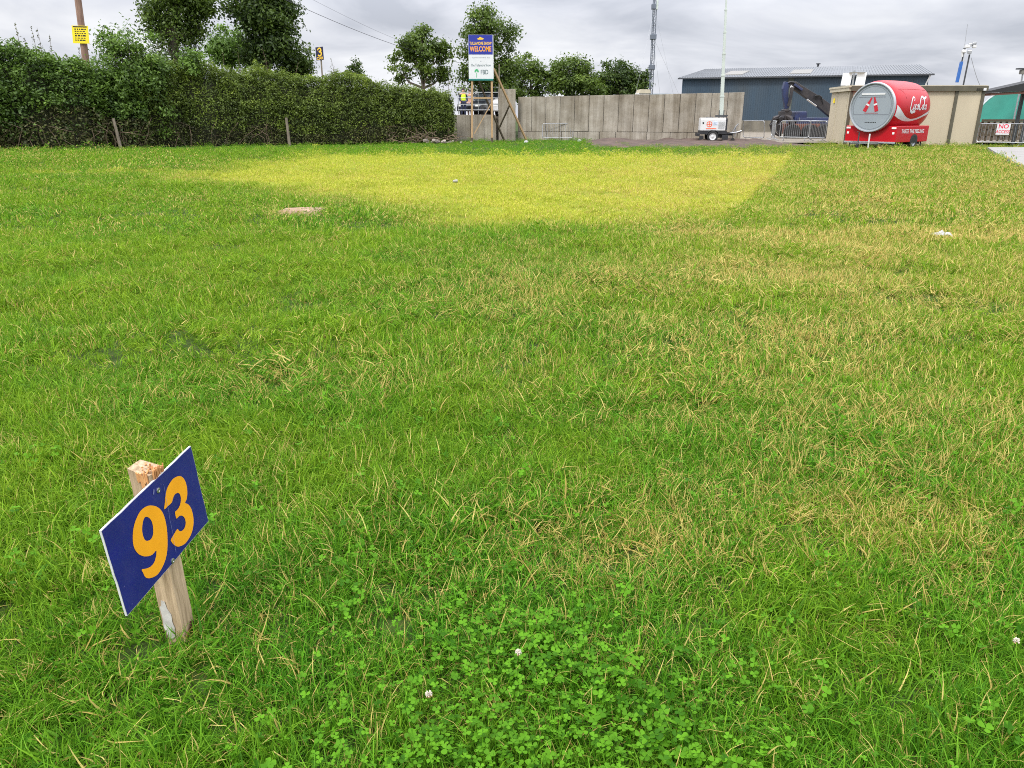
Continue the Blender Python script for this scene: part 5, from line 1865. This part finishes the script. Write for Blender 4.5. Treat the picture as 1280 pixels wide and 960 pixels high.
def trees():
    def B(px, Y, z=0.0):
        p = P(px, 143, Y)
        return (p.x, Y, z)
    # ivy clad ash at the left: leaning open crown over a leaf-clad trunk
    Y = 47.0; b = B(226, Y)
    tree('ash_tree', 'ivy clad tree with an open pale crown standing over the overgrown hedge', b,
         [blob(228, 6, 70, 46, Y, b), blob(197, 16, 40, 34, Y, b), blob(258, 2, 46, 34, Y, b), blob(220, 38, 44, 40, Y, b), blob(236, -28, 80, 50, Y, b), blob(250, 38, 22, 26, Y, b), blob(188, 34, 20, 20, Y, b)],
         .34, M['treeA'], 12000, .20, 21, ivy=9000, clumpr=.72, ivy_r=.75)
    Y = 49.0; b = B(336, Y)
    tree('ivy_tree', 'very dark dense tree smothered in ivy beside the smaller bright tree', b,
         [blob(338, 45, 74, 66, Y, b), blob(318, 20, 52, 46, Y, b), blob(348, 22, 44, 40, Y, b), blob(330, -10, 60, 44, Y, b), blob(354, 62, 40, 40, Y, b), blob(300, 8, 30, 26, Y, b), blob(332, 70, 56, 30, Y, b)],
         .38, M['treeB'], 15000, .22, 22, ivy=3500, clumpr=.75)
    Y = 60.0; b = B(290, Y)
    tree('young_tree', 'rounded bright green tree half hidden behind the dark ivy tree', b,
         [blob(288, 58, 54, 48, Y, b), blob(276, 64, 34, 34, Y, b), blob(302, 66, 40, 34, Y, b)], .2, M['treeC'], 6500, .24, 23, clumpr=.7)
    Y = 50.0; b = B(372, Y)
    tree('bush', 'pale green bushy sapling standing to the right of the dark ivy tree', b,
         [blob(372, 78, 34, 40, Y, b), blob(380, 86, 24, 26, Y, b), blob(362, 84, 26, 30, Y, b)], .1, M['treeA'], 3200, .2, 24, 'bush', clumpr=.5)
    Y = 50.0; b = B(443, Y)
    tree('sapling', 'tiny sapling poking above the hedge between the figure 3 sign and the round tree', b,
         [blob(443, 82, 14, 14, Y, b), blob(441, 92, 16, 16, Y, b), blob(447, 92, 12, 14, Y, b)], .05, M['treeB'], 700, .17, 25, 'sapling', clumpr=.3)
    Y = 58.0; b = B(528, Y, 0)
    tree('round_tree', 'free standing round headed tree between the hedge and the welcome sign', b,
         [blob(526, 60, 60, 46, Y, b), blob(508, 64, 34, 30, Y, b), blob(546, 66, 32, 34, Y, b), blob(520, 46, 40, 24, Y, b), blob(504, 92, 30, 22, Y, b), blob(534, 90, 42, 30, Y, b), blob(552, 96, 24, 20, Y, b)],
         .2, M['treeA'], 8000, .22, 26, clumpr=.62)
    Y = 57.0; b = B(612, Y, 1.3)
    tree('tall_tree', 'tall leafy tree directly behind the welcome sign', b,
         [blob(606, 30, 46, 40, Y, b), blob(620, 46, 54, 44, Y, b), blob(596, 54, 40, 44, Y, b), blob(612, 76, 60, 46, Y, b), blob(586, 90, 40, 40, Y, b), blob(634, 92, 38, 46, Y, b), blob(604, 16, 24, 16, Y, b), blob(612, 108, 72, 30, Y, b)],
         .24, M['treeA'], 13000, .21, 27, clumpr=.68)
    Y = 62.0; b = B(664, Y, 1.0)
    tree('thin_tree', 'gappy tree next to the tall tree, first of three above the concrete wall', b,
         [blob(662, 84, 32, 26, Y, b), blob(654, 100, 30, 34, Y, b), blob(674, 98, 30, 34, Y, b), blob(660, 116, 48, 22, Y, b)], .16, M['treeA'], 4200, .22, 28, clumpr=.6)
    Y = 62.0; b = B(714, Y, .5)
    tree('rounded_tree', 'broad rounded tree in the middle of the three above the concrete wall', b,
         [blob(712, 90, 52, 38, Y, b), blob(696, 100, 34, 36, Y, b), blob(734, 98, 26, 40, Y, b), blob(714, 108, 66, 34, Y, b), blob(742, 112, 34, 24, Y, b)], .18, M['treeA'], 9500, .22, 29, clumpr=.6)
    Y = 63.0; b = B(780, Y, 0)
    tree('branchy_tree', 'broad dark tree with a bare limb showing, nearest the lattice mast', b,
         [blob(768, 92, 44, 34, Y, b), blob(790, 94, 40, 36, Y, b), blob(756, 106, 40, 30, Y, b), blob(796, 106, 30, 30, Y, b), blob(776, 110, 62, 30, Y, b)], .2, M['treeB'], 8500, .22, 30, clumpr=.6)


trees()


def hedge_mass(name, label, cat, line, m, nleaf, size, seed, under=None, stems=30, wisps=0, top_lit_new=.45, spray=.2, under_h=.26):
    """line: rows (x, y, top height, half depth). A leafy bank along it, thinner and twiggy at its foot."""
    rg = np.random.default_rng(seed)
    ln = np.array(line, dtype=float)
    org = ln[len(ln) // 2, :2]
    t = thing(name, label, cat, (org[0], org[1], 0))
    seg = np.hypot(np.diff(ln[:, 0]), np.diff(ln[:, 1]))
    s_ = np.concatenate([[0], np.cumsum(seg)])
    L = s_[-1]
    ip = lambda s, c: np.interp(s, s_, ln[:, c])

    def frame(s):
        e = .3
        dx, dy = ip(s + e, 0) - ip(s - e, 0), ip(s + e, 1) - ip(s - e, 1)
        l = np.hypot(dx, dy)
        return dx / l, dy / l
    n = nleaf
    s = rg.random(n) * L
    # section angle: 0 = foot of the camera side, up over the top, to the back
    a = rg.random(n) ** .85 * 2.6
    h = ip(s, 2) * (.81 + .36 * fbm(s, a * 0, 1.7, seed) + .14 * (vnoise(s, a * 0, .5, seed + 2) - .5))
    hd = ip(s, 3) * (.75 + .55 * fbm(s, a, 1.1, seed + 3))
    depth = 1 - .55 * rg.random(n) ** 1.6                          # shell with leaves inside as well
    depth = depth * (.90 + .22 * vnoise(s, a * 3, .45, seed + 4))
    p = 2.3
    ca, sa = np.cos(a), np.sin(a)
    k = (np.abs(ca) ** p + np.abs(sa) ** p) ** (-1 / p)
    off = -ca * k * hd * depth
    z = sa * k * h * depth
    low = a < .6
    z = np.where(low & (rg.random(n) < .8), rg.random(n) * h * .6, z)
    tx, ty = frame(s)
    px, py = ip(s, 0) - ty * (off), ip(s, 1) + tx * (off)
    cen = np.stack([px, py, np.maximum(z, .06)], 1)
    outv = unit(np.stack([ty * ca, -tx * ca, sa * 1.0 + .15], 1))
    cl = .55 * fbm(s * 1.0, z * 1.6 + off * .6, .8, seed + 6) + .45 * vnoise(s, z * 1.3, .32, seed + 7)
    cl = np.clip((cl - .25) * 1.7 + top_lit_new * sstep(.82, 1.02, z / h), 0, 1)  # top leaves paler: light from above plus new growth, put into the colour
    if under:
        um = (z < h * (.14 + under_h * vnoise(s, s * 0, 2.1, seed + 8))) & (rg.random(n) < .8)
    else:
        um = np.zeros(n, bool)
    i = ~um
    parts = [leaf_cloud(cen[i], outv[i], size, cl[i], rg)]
    # upright new shoots along the top
    ns = int(L * 26)
    ss = rg.random(ns) * L
    hh = ip(ss, 2) * (.81 + .36 * fbm(ss, ss * 0, 1.7, seed) + .14 * (vnoise(ss, ss * 0, .5, seed + 2) - .5))
    of = rg.uniform(-.7, .7, ns) * ip(ss, 3)
    tx, ty = frame(ss)
    bx = np.stack([ip(ss, 0) - ty * of, ip(ss, 1) + tx * of, hh * .95], 1)
    dv = unit(np.stack([rg.normal(0, .3, ns), rg.normal(0, .3, ns), np.ones(ns)], 1))
    ln_ = spray * rg.uniform(.4, 2.2, ns)
    ii = np.repeat(np.arange(ns), 10)
    u = rg.random(len(ii))
    parts.append(leaf_cloud(bx[ii] + dv[ii] * (u * ln_[ii])[:, None] + rg.normal(size=(len(ii), 3)) * .05, dv[ii], size * .85, np.clip(.45 + .4 * rg.random(ns)[ii], 0, 1), rg))
    # leafy shoots pushing out of the face and the shoulder
    ns = int(L * 60)
    ss = rg.random(ns) * L; aa = rg.uniform(.45, 2.0, ns)
    hh = ip(ss, 2) * (.81 + .36 * fbm(ss, ss * 0, 1.7, seed) + .14 * (vnoise(ss, ss * 0, .5, seed + 2) - .5))
    kk = (np.abs(np.cos(aa)) ** p + np.abs(np.sin(aa)) ** p) ** (-1 / p) * rg.uniform(.8, .98, ns)
    of = -np.cos(aa) * kk * ip(ss, 3); zz = np.sin(aa) * kk * hh
    tx, ty = frame(ss)
    bx = np.stack([ip(ss, 0) - ty * of, ip(ss, 1) + tx * of, zz], 1)
    dv = unit(np.stack([ty * np.cos(aa) * .8 + rg.normal(0, .35, ns), -tx * np.cos(aa) * .8 + rg.normal(0, .2, ns), np.full(ns, .75)], 1))
    ln_ = spray * rg.uniform(.8, 2.6, ns)
    ii = np.repeat(np.arange(ns), 14)
    u = rg.random(len(ii))
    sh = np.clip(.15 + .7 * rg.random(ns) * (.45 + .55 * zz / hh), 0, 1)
    parts.append(leaf_cloud(bx[ii] + dv[ii] * (u * ln_[ii])[:, None] + rg.normal(size=(len(ii), 3)) * .045, dv[ii], size * .9, sh[ii], rg, .42))
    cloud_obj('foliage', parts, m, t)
    if um.any():
        cloud_obj('undergrowth', [leaf_cloud(cen[um], outv[um], size * .9, cl[um], rg)], under, t)
    # inner bulk of branches
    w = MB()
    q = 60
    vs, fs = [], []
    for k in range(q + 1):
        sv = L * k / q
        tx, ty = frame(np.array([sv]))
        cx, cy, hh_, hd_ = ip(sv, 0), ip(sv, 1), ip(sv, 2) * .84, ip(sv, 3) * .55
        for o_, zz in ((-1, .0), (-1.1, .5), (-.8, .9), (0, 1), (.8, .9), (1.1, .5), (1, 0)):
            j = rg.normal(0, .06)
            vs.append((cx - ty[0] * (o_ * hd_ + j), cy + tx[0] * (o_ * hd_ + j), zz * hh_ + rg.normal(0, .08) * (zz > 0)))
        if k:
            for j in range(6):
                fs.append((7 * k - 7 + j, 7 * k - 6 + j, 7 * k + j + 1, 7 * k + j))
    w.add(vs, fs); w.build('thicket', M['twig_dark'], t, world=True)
    tw = MB()
    for k in range(stems):
        sv = rg.random() * L
        tx, ty = frame(np.array([sv])); cx, cy, hh_, hd_ = ip(sv, 0), ip(sv, 1), ip(sv, 2), ip(sv, 3)
        o_ = rg.uniform(-1.15, -.55)
        p0 = Vector((cx - ty[0] * o_ * hd_, cy + tx[0] * o_ * hd_, 0))
        ln2 = rg.uniform(.6, 1.7)
        p1 = p0 + Vector((rg.normal(0, .35), rg.normal(-.15, .2), ln2 * .7)); p2 = p1 + Vector((rg.normal(0, .6), rg.normal(-.05, .2), rg.uniform(-.3, .6)))
        tw.tube([p0, p0 + (p1 - p0) * .5 + Vector((rg.normal(0, .1), -.05, .08)), p1, p2], [.018, .015, .011, .005], 4, False)
    tw.build('bramble', M['bramble'], t, world=True)
    if wisps:
        wp, parts = MB(), []
        for k in range(wisps):
            sv = rg.random() * L
            cx, cy, hh_ = ip(sv, 0), ip(sv, 1), ip(sv, 2) * .93
            p0 = Vector((cx + rg.normal(0, .2), cy + rg.normal(0, .3), hh_)); ht = rg.uniform(.5, 1.5)
            p1 = p0 + Vector((rg.normal(0, .15), rg.normal(0, .15), ht))
            wp.tube([p0, (p0 + p1) / 2 + Vector((rg.normal(0, .05), 0, 0)), p1], [.012, .009, .004], 4, False)
            u = rg.uniform(.15, 1, 26)
            cc = np.array(p0) + (np.array(p1) - np.array(p0)) * u[:, None] + rg.normal(size=(26, 3)) * .07 * (1.2 - u)[:, None]
            parts.append(leaf_cloud(cc, unit(rg.normal(size=(26, 3))), size * .6, np.full(26, rg.random() * .7), rg))
        wp.build('wild_stem', M['twig'], t, world=True)
        cloud_obj('wild_foliage', parts, under or m, t)
    return t


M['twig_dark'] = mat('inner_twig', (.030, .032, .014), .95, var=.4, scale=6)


def hedges():
    def row(px, pyb, pyt, hd=1.1):
        g = G(px, pyb)
        g2 = g + Vector((g.x, g.y, 0)).normalized() * hd
        top = P(px, pyt, g2.y)
        return (g2.x, g2.y, top.z, hd)
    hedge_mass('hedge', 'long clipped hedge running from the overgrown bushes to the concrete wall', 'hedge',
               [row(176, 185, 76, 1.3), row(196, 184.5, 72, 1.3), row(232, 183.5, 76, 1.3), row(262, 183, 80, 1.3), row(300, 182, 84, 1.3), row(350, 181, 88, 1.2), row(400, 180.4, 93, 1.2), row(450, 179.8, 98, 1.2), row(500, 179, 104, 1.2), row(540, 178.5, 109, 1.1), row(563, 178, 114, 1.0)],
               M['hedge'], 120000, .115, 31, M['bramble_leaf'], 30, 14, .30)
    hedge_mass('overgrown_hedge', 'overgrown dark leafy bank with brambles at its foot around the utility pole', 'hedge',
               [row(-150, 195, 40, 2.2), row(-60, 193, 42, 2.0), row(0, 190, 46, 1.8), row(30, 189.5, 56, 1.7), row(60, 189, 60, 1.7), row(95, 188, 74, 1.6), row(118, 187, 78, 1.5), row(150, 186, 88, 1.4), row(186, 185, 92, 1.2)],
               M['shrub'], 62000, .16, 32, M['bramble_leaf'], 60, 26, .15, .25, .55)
    # elder bush rising between the two
    Y = 41.0
    g = P(160, 143, Y); b = (g.x, Y, 0)
    tree('elder_bush', 'rounded elder bush rising between the overgrown bank and the clipped hedge', b,
         [blob(150, 66, 60, 56, Y, b), blob(172, 74, 56, 60, Y, b), blob(138, 58, 30, 30, Y, b), blob(190, 92, 46, 60, Y, b), blob(156, 100, 84, 80, Y, b), blob(150, 140, 90, 70, Y, b), blob(195, 130, 50, 90, Y, b)],
         .12, M['shrub'], 15000, .17, 33, 'bush', clumpr=.6)
    Y = 42.5
    g = P(240, 143, Y); b = (g.x, Y, 0)
    tree('bush', 'yellowish green shoots of a bush sticking up under the ivy clad tree', b,
         [blob(228, 68, 16, 24, Y, b), blob(242, 66, 16, 24, Y, b), blob(248, 78, 24, 20, Y, b), blob(236, 84, 40, 26, Y, b)], .06, M['treeC'], 1700, .15, 34, 'bush', clumpr=.35)
    # fence posts in front of the hedge
    for k, (px, pb, pt_, ln, lab) in enumerate(((151.5, 178.5, 148, -.10, 'weathered fence post leaning at the foot of the elder bush'), (362.2, 175.2, 147, -.03, 'weathered fence post standing at the foot of the clipped hedge'))):
        g = G(px, pb + 8)
        hgt = P(px, pt_, g.y).z
        t = thing('fence_post', lab, 'post', g, 0, 'fence posts along the hedge')
        MB().tube([(0, 0, -.1), (ln * .5 * hgt, 0, hgt * .5), (ln * hgt, 0, hgt)], [.075, .07, .062], 9).build('shaft', M['post'], t)
    # heap of stones at the corner of hedge and wall
    t = thing('rubble_heap', 'small heap of pale rubble between the hedge end and the concrete wall', 'rubble', G(550, 179.6))
    mb = MB(); rg = random.Random(12)
    for k in range(26):
        c = Vector((rg.gauss(0, .5), rg.gauss(.1, .25), rg.uniform(.03, .2))); s = rg.uniform(.06, .17)
        mb.box(c, (s * 1.6, s * 1.2, s), 0, Euler((rg.uniform(-.6, .6), rg.uniform(-.6, .6), rg.uniform(0, 3))).to_matrix().to_4x4())
    o = mb.build('stones', M['stone'], t, bevel=.02)
    bt = thing('brushwood', 'tangle of dead brushwood lying at the foot of the hedge by the wall', 'brushwood', G(530, 179.4))
    mb = MB()
    for k in range(70):
        p = Vector((rg.gauss(0, 1.0), rg.gauss(.2, .4), rg.uniform(.03, .5))); d = Vector((rg.gauss(0, 1), rg.gauss(0, .4), rg.gauss(0, .3))).normalized() * rg.uniform(.3, .9)
        mb.tube([p, p + d * .5 + Vector((0, 0, rg.uniform(0, .12))), p + d], [.016, .012, .005], 4, False)
    mb.build('twigs', M['bramble'], bt)


hedges()


# ================================================================ PEOPLE AND VEHICLES BEHIND THE GATE
def skinned(name, pts, edges, rads, m, parent, sub=2):
    me = bpy.data.meshes.new(name)
    me.from_pydata(pts, edges, [])
    o = link(name, me, m, parent)
    md = o.modifiers.new('skin', 'SKIN')
    md.use_smooth_shade = True
    for i, r in enumerate(rads):
        sv = me.skin_vertices[0].data[i]
        sv.radius = r if isinstance(r, tuple) else (r, r)
        sv.use_root = i == 0
    s2 = o.modifiers.new('smooth', 'SUBSURF'); s2.levels = s2.render_levels = sub
    return o


def person(loc, rz, label, top, legs, vest=None, h=1.76):
    t = thing('person', label, 'person', loc, rz, None)
    k = h / 1.76
    S = lambda *p: tuple(c * k for c in p)
    # whole figure (-y is the front)
    pts = [S(0, 0, .95), S(0, .01, 1.12), S(0, .01, 1.34), S(0, .01, 1.45), S(0, -.005, 1.53), S(0, -.02, 1.60), S(0, -.02, 1.70),
           S(.10, 0, .90), S(.11, -.02, .50), S(.11, .01, .10), S(.11, -.14, .04), S(-.10, 0, .90), S(-.12, -.03, .50), S(-.13, .02, .10), S(-.13, -.13, .04),
           S(.19, .01, 1.41), S(.25, .02, 1.14), S(.24, -.12, .92), S(.24, -.17, .84), S(-.19, .01, 1.41), S(-.25, .02, 1.14), S(-.22, -.12, .93), S(-.22, -.17, .85)]
    ed = [(0, 1), (1, 2), (2, 3), (3, 4), (4, 5), (5, 6), (0, 7), (7, 8), (8, 9), (9, 10), (0, 11), (11, 12), (12, 13), (13, 14), (3, 15), (15, 16), (16, 17), (17, 18), (3, 19), (19, 20), (20, 21), (21, 22)]
    rd = [(.15, .11), (.145, .10), (.17, .115), (.13, .09), (.058, .058), (.085, .10), (.075, .09), (.09, .09), (.062, .062), (.045, .045), (.05, .035), (.09, .09), (.062, .062), (.045, .045), (.05, .035),
          .062, .048, .036, .04, .062, .048, .036, .04]
    o = skinned('body', pts, ed, [tuple(c * k for c in (r if isinstance(r, tuple) else (r, r))) for r in rd], M['skin'], t)

    def garment(name, idx, grow, m):
        ii = {v: n for n, v in enumerate(idx)}
        e = [(ii[a], ii[b]) for a, b in ed if a in ii and b in ii]
        skinned(name, [pts[v] for v in idx], e, [tuple(c * k + grow for c in (rd[v] if isinstance(rd[v], tuple) else (rd[v], rd[v]))) for v in idx], m, t)
    garment('trousers', [0, 7, 8, 9, 11, 12, 13], .018, legs)
    garment('top', [1, 2, 3, 15, 16, 17, 19, 20, 21], .016, top)
    if vest:
        garment('vest', [0, 1, 2, 3], .034, vest)
    MB().lathe([(-.02, .088), (.03, .095), (.07, .08), (.10, .045), (.112, .006)], S(0, -.012, 1.69), (0, 0, 1), 16, False, True).build('hair', M['hair'], t, smooth='all')
    f = MB(); f.lathe([(0, .016), (.02, .012), (.03, .003)], S(0, -.112, 1.645), (0, -1, 0), 8)
    f.build('nose', M['skin'], t)
    return t


def car(loc, rz, label, paint, van=False, L=4.3, H=1.5, W=1.75, stripe=None):
    t = thing('van' if van else 'parked_car', label, 'van' if van else 'car', loc, rz)
    if van:
        prof = [(0, .35), (0, .95), (.15, 1.05), (.75, 1.2), (1.35, H - .12), (1.6, H), (L - .1, H), (L, H - .15), (L, .35)]
        win = [(.92, 1.2), (1.42, H - .22), (1.75, H - .22), (1.75, 1.2)]
    else:
        prof = [(0, .35), (0, .7), (.12, .82), (1.15, .95), (1.75, H - .06), (2.1, H), (3.2, H - .03), (3.75, 1.0), (L - .05, .95), (L, .7), (L, .35)]
        win = [(1.3, .97), (1.82, H - .12), (3.15, H - .12), (3.6, 1.0)]
    fr = lambda u, v, q: Vector((u - L / 2, q, v))
    MB().prism(prof, fr, -W / 2, W / 2).build('body', paint, t, bevel=.06)
    for s in (-1, 1):
        MB().prism(win, fr, s * (W / 2 + .004), s * (W / 2 + .012)).build('window', M['glass'], t)
        for x in (L * .19, L * .8):
            w = MB().lathe([(-.1, .2), (-.11, .3), (.11, .3), (.1, .2)], (x - L / 2, s * (W / 2 - .1), .31), (0, 1, 0), 20); w.build('wheel', M['tyre'], t)
        MB().box((-L / 2 + .02, s * W * .36, .72), (.06, .3, .14)).build('headlight', M['lamp_white'], t, bevel=.02)
        MB().box((L / 2 - .01, s * W * .40, .85), (.05, .16, .2)).build('tail_light', M['lamp_red'], t, bevel=.02)
        if stripe:
            MB().prism([(1.9, .75), (L - .2, .75), (L - .2, 1.0), (1.9, 1.0)], fr, s * (W / 2 + .003), s * (W / 2 + .009)).build('stripe', stripe, t)
    w = [(-W * .40, 1.0), (W * .40, 1.0), (W * .34, H - .16), (-W * .34, H - .16)]
    x0, x1 = ((.78, 1.24), (1.36, H - .14)) if van else ((1.2, .98), (1.74, H - .1))
    MB().add([fr(x0[0] - .03, x0[1] + .02, -W * .42), fr(x0[0] - .03, x0[1] + .02, W * .42), fr(x1[0] - .03, x1[1] + .02, W * .38), fr(x1[0] - .03, x1[1] + .02, -W * .38)], [(3, 2, 1, 0)]).build('windscreen', M['glass'], t)
    return t


zy = 1.42
pp = P(579.5, 140, 53.5)
person((pp.x, 53.5, zy), .3, 'person in a bright yellow vest and navy trousers standing behind the gate', M['navycloth'], M['navycloth'], M['hivis'])
pp = P(587.5, 140, 54.3)
person((pp.x, 54.3, zy), -.5, 'person in a grey top and pale trousers beside the yellow vest behind the gate', M['greycloth'], M['pinkcloth'], None, 1.68)
pp = P(601, 140, 56.0)
car((pp.x, 56.0, zy), R(70), 'dark car parked end on behind the gate', M['darkcar'])
pp = P(613.5, 140, 57.8)
car((pp.x, 57.8, zy), R(83), 'white van with a green stripe parked behind the gate and sign posts', M['white'], True, 4.6, 2.0, 1.85, M['vangreen'])


# ================================================================ SMALL THINGS ON THE GRASS
def small_things():
    g = G(1175, 302); g.z = ground_z(g.x, g.y) + .05
    t = thing('plastic_litter', 'crumpled white plastic bag lying on the grass before the red trailer', 'litter', g)
    rg = np.random.default_rng(3)
    n, k = 18, 12
    U, V_ = np.meshgrid(np.linspace(-1, 1, n), np.linspace(-1, 1, k))
    x, y = U.ravel() * .115, V_.ravel() * .08
    z = .042 * np.maximum(0, 1 - np.abs(U.ravel()) ** 2.5) * np.maximum(0, 1 - V_.ravel() ** 2) * (.5 + vnoise(x, y, .035, 5)) + .03 * vnoise(x, y, .02, 6)
    x = x + .03 * (vnoise(x, y, .05, 7) - .5); y = y + .03 * (vnoise(x, y, .05, 8) - .5)
    i = np.arange((k - 1) * (n - 1)); a = (i // (n - 1)) * n + i % (n - 1)
    me = np_mesh('bag', np.stack([x, y, z], 1), np.stack([a, a + 1, a + n + 1, a + n], 1))
    o = link('bag', me, M['plastic'], t)
    md = o.modifiers.new('film', 'SOLIDIFY'); md.thickness = .004
    g = G(569, 231); g.z = .06
    t = thing('plastic_cup', 'small grey plastic cup lying on the bleached grass', 'litter', g)
    MB().lathe([(0, .026), (.01, .03), (.10, .04), (.104, .042), (.10, .037), (.02, .026)], (-.05, 0, .02), (1, .4, .05), 14).build('cup', mat('grey_cup', (.30, .29, .24), .5), t, smooth=True)
    for px, py, lab in ((657.5, 179.6, 'white scrap of litter in the grass beside the foot of a sign prop'), (724, 178.2, 'white scrap of litter in the grass near the leaning crowd barrier')):
        g = G(px, py); g.z = .05
        t = thing('litter_scrap', lab, 'litter', g)
        MB().prism([(-.12, 0), (.1, .02), (.14, .09), (.02, .14), (-.1, .10)], lambda u, v, q: (u, q + .5 * v, v), -.04, .04).build('scrap', M['plastic'], t, bevel=.012)
    # clover heads
    for (px, py), old, lab in (((536, 873), True, 'fading white clover head with brown lower florets among the clover leaves'), ((648, 820), False, 'small fresh white clover head above the clover patch'), ((1270, 803), False, 'white clover head at the edge of the grass beside dry stalks')):
        g = G(px, py, .10); gz = float(ground_z(g.x, g.y))
        t = thing('clover_flower', lab, 'flower', (g.x, g.y, gz))
        rg2 = random.Random(px)
        MB().tube([(0.004, .012, 0), (0, .004, .05), (0, 0, .10)], .0011, 5).build('stalk', M['clover'], t)
        for nm, m, lo, hi, cnt in (('floret', M['petal'], -.25, 1, 46), ('withered_floret', M['petal_old'], -1, -.2, 26 if old else 8)):
            fl = MB()
            for k in range(cnt):
                zz = rg2.uniform(lo, hi); a = rg2.uniform(0, 6.28); r = math.sqrt(max(0, 1 - zz * zz))
                d = Vector((r * math.cos(a), r * math.sin(a), zz)).normalized()
                c = Vector((0, 0, .104))
                fl.tube([c + d * .003, c + d * .0065, c + d * .0100 + Vector((0, 0, -.001 if zz < 0 else .001))], [.0009, .0016, .0006], 5)
            fl.build(nm, m, t)


small_things()


# ================================================================ LIGHT, SKY, CAMERA
def world():
    sc = bpy.context.scene
    w = bpy.data.worlds.new('World'); sc.world = w
    w.use_nodes = True
    nt = w.node_tree; N, L = nt.nodes, nt.links
    out = N['World Output']; bg = N['Background']
    sky = N.new('ShaderNodeTexSky'); sky.sky_type = 'NISHITA'; sky.sun_disc = False
    sky.sun_elevation, sky.sun_rotation = R(52), R(SUN_AZ)
    L.new(sky.outputs[0], bg.inputs['Color']); bg.inputs['Strength'].default_value = .06
    tc = N.new('ShaderNodeTexCoord')
    sx = N.new('ShaderNodeSeparateXYZ'); L.new(tc.outputs['Generated'], sx.inputs[0])

    def mth(op, a, b=0.0, clamp=False):
        x = N.new('ShaderNodeMath'); x.operation = op; x.use_clamp = clamp
        for s, i in ((a, 0), (b, 1)):
            if isinstance(s, (int, float)):
                x.inputs[i].default_value = s
            else:
                L.new(s, x.inputs[i])
        return x.outputs[0]
    z = mth('MAXIMUM', sx.outputs[2], 0.0)
    den = mth('ADD', z, .30)
    cx, cy = mth('DIVIDE', sx.outputs[0], den), mth('DIVIDE', sx.outputs[1], den)
    cb = N.new('ShaderNodeCombineXYZ'); L.new(cx, cb.inputs[0]); L.new(cy, cb.inputs[1])
    mp = N.new('ShaderNodeMapping'); mp.inputs['Scale'].default_value = (1.7, 2.0, 1); mp.inputs['Location'].default_value = (1.7, 4.4, 0); mp.inputs['Rotation'].default_value = (0, 0, .35)
    L.new(cb.outputs[0], mp.inputs[0])
    nz = N.new('ShaderNodeTexNoise'); nz.inputs['Scale'].default_value = 1.0; nz.inputs['Detail'].default_value = 7; nz.inputs['Roughness'].default_value = .52
    nz.inputs['Distortion'].default_value = .5
    L.new(mp.outputs[0], nz.inputs['Vector'])
    rp = N.new('ShaderNodeValToRGB')
    e = rp.color_ramp.elements
    e[0].position = .36; e[0].color = (.350, .364, .412, 1)
    e[1].position = .66; e[1].color = (.625, .628, .650, 1)
    m_ = e.new(.50); m_.color = (.480, .490, .535, 1)
    L.new(nz.outputs['Fac'], rp.inputs[0])
    # brighter band just above the horizon, as in the photograph, and an unseen zenith raised above a normal overcast sky's, to brighten the ground
    grad = N.new('ShaderNodeMapRange'); grad.inputs[1].default_value = .10; grad.inputs[2].default_value = .75
    grad.inputs[3].default_value = 1.0; grad.inputs[4].default_value = ZENITH
    L.new(z, grad.inputs[0])
    hb = N.new('ShaderNodeMapRange'); hb.inputs[1].default_value = 0; hb.inputs[2].default_value = .075; hb.inputs[3].default_value = 1.13; hb.inputs[4].default_value = 1.0
    L.new(z, hb.inputs[0])
    st = mth('MULTIPLY', grad.outputs[0], hb.outputs[0])
    b2 = N.new('ShaderNodeBackground'); L.new(rp.outputs[0], b2.inputs['Color']); L.new(st, b2.inputs['Strength'])
    mx = N.new('ShaderNodeMixShader'); mx.inputs[0].default_value = .9
    L.new(bg.outputs[0], mx.inputs[1]); L.new(b2.outputs[0], mx.inputs[2])
    L.new(mx.outputs[0], out.inputs['Surface'])
    su = bpy.data.lights.new('sun', 'SUN'); su.energy = 1.5; su.angle = R(12); su.color = (1, .96, .88)
    so = bpy.data.objects.new('sun', su); C.objects.link(so)
    # direction towards the sun, matching the sky's sun
    el, azr = R(52), R(SUN_AZ)
    d = Vector((math.sin(azr) * math.cos(el), math.cos(azr) * math.cos(el), math.sin(el)))
    so.rotation_euler = d.to_track_quat('Z', 'Y').to_euler()
    so.location = (0, 0, 30)


SUN_AZ, ZENITH = 215.0, 4.3
world()
cam = bpy.data.cameras.new('camera')
cam.sensor_width, cam.lens = 36.0, F_PX / 1280 * 36.0
cam.clip_start, cam.clip_end = .05, 2000
co = bpy.data.objects.new('camera', cam); C.objects.link(co)
co.location = (0, 0, EYE)
co.rotation_euler = (math.pi / 2 - PITCH, 0, 0)
sc = bpy.context.scene
sc.camera = co
sc.view_settings.view_transform = 'Standard'
sc.view_settings.look = 'None'
sc.view_settings.gamma = 1
sc.view_settings.exposure = 0.70
sc.view_settings.use_curve_mapping = False
sc.render.engine = 'CYCLES'
cy = sc.cycles
cy.max_bounces, cy.diffuse_bounces, cy.glossy_bounces, cy.transmission_bounces, cy.transparent_max_bounces = 6, 3, 2, 3, 4
cy.use_denoising = False
cy.use_adaptive_sampling = True
cy.adaptive_threshold = .006
cy.filter_width = 1.0
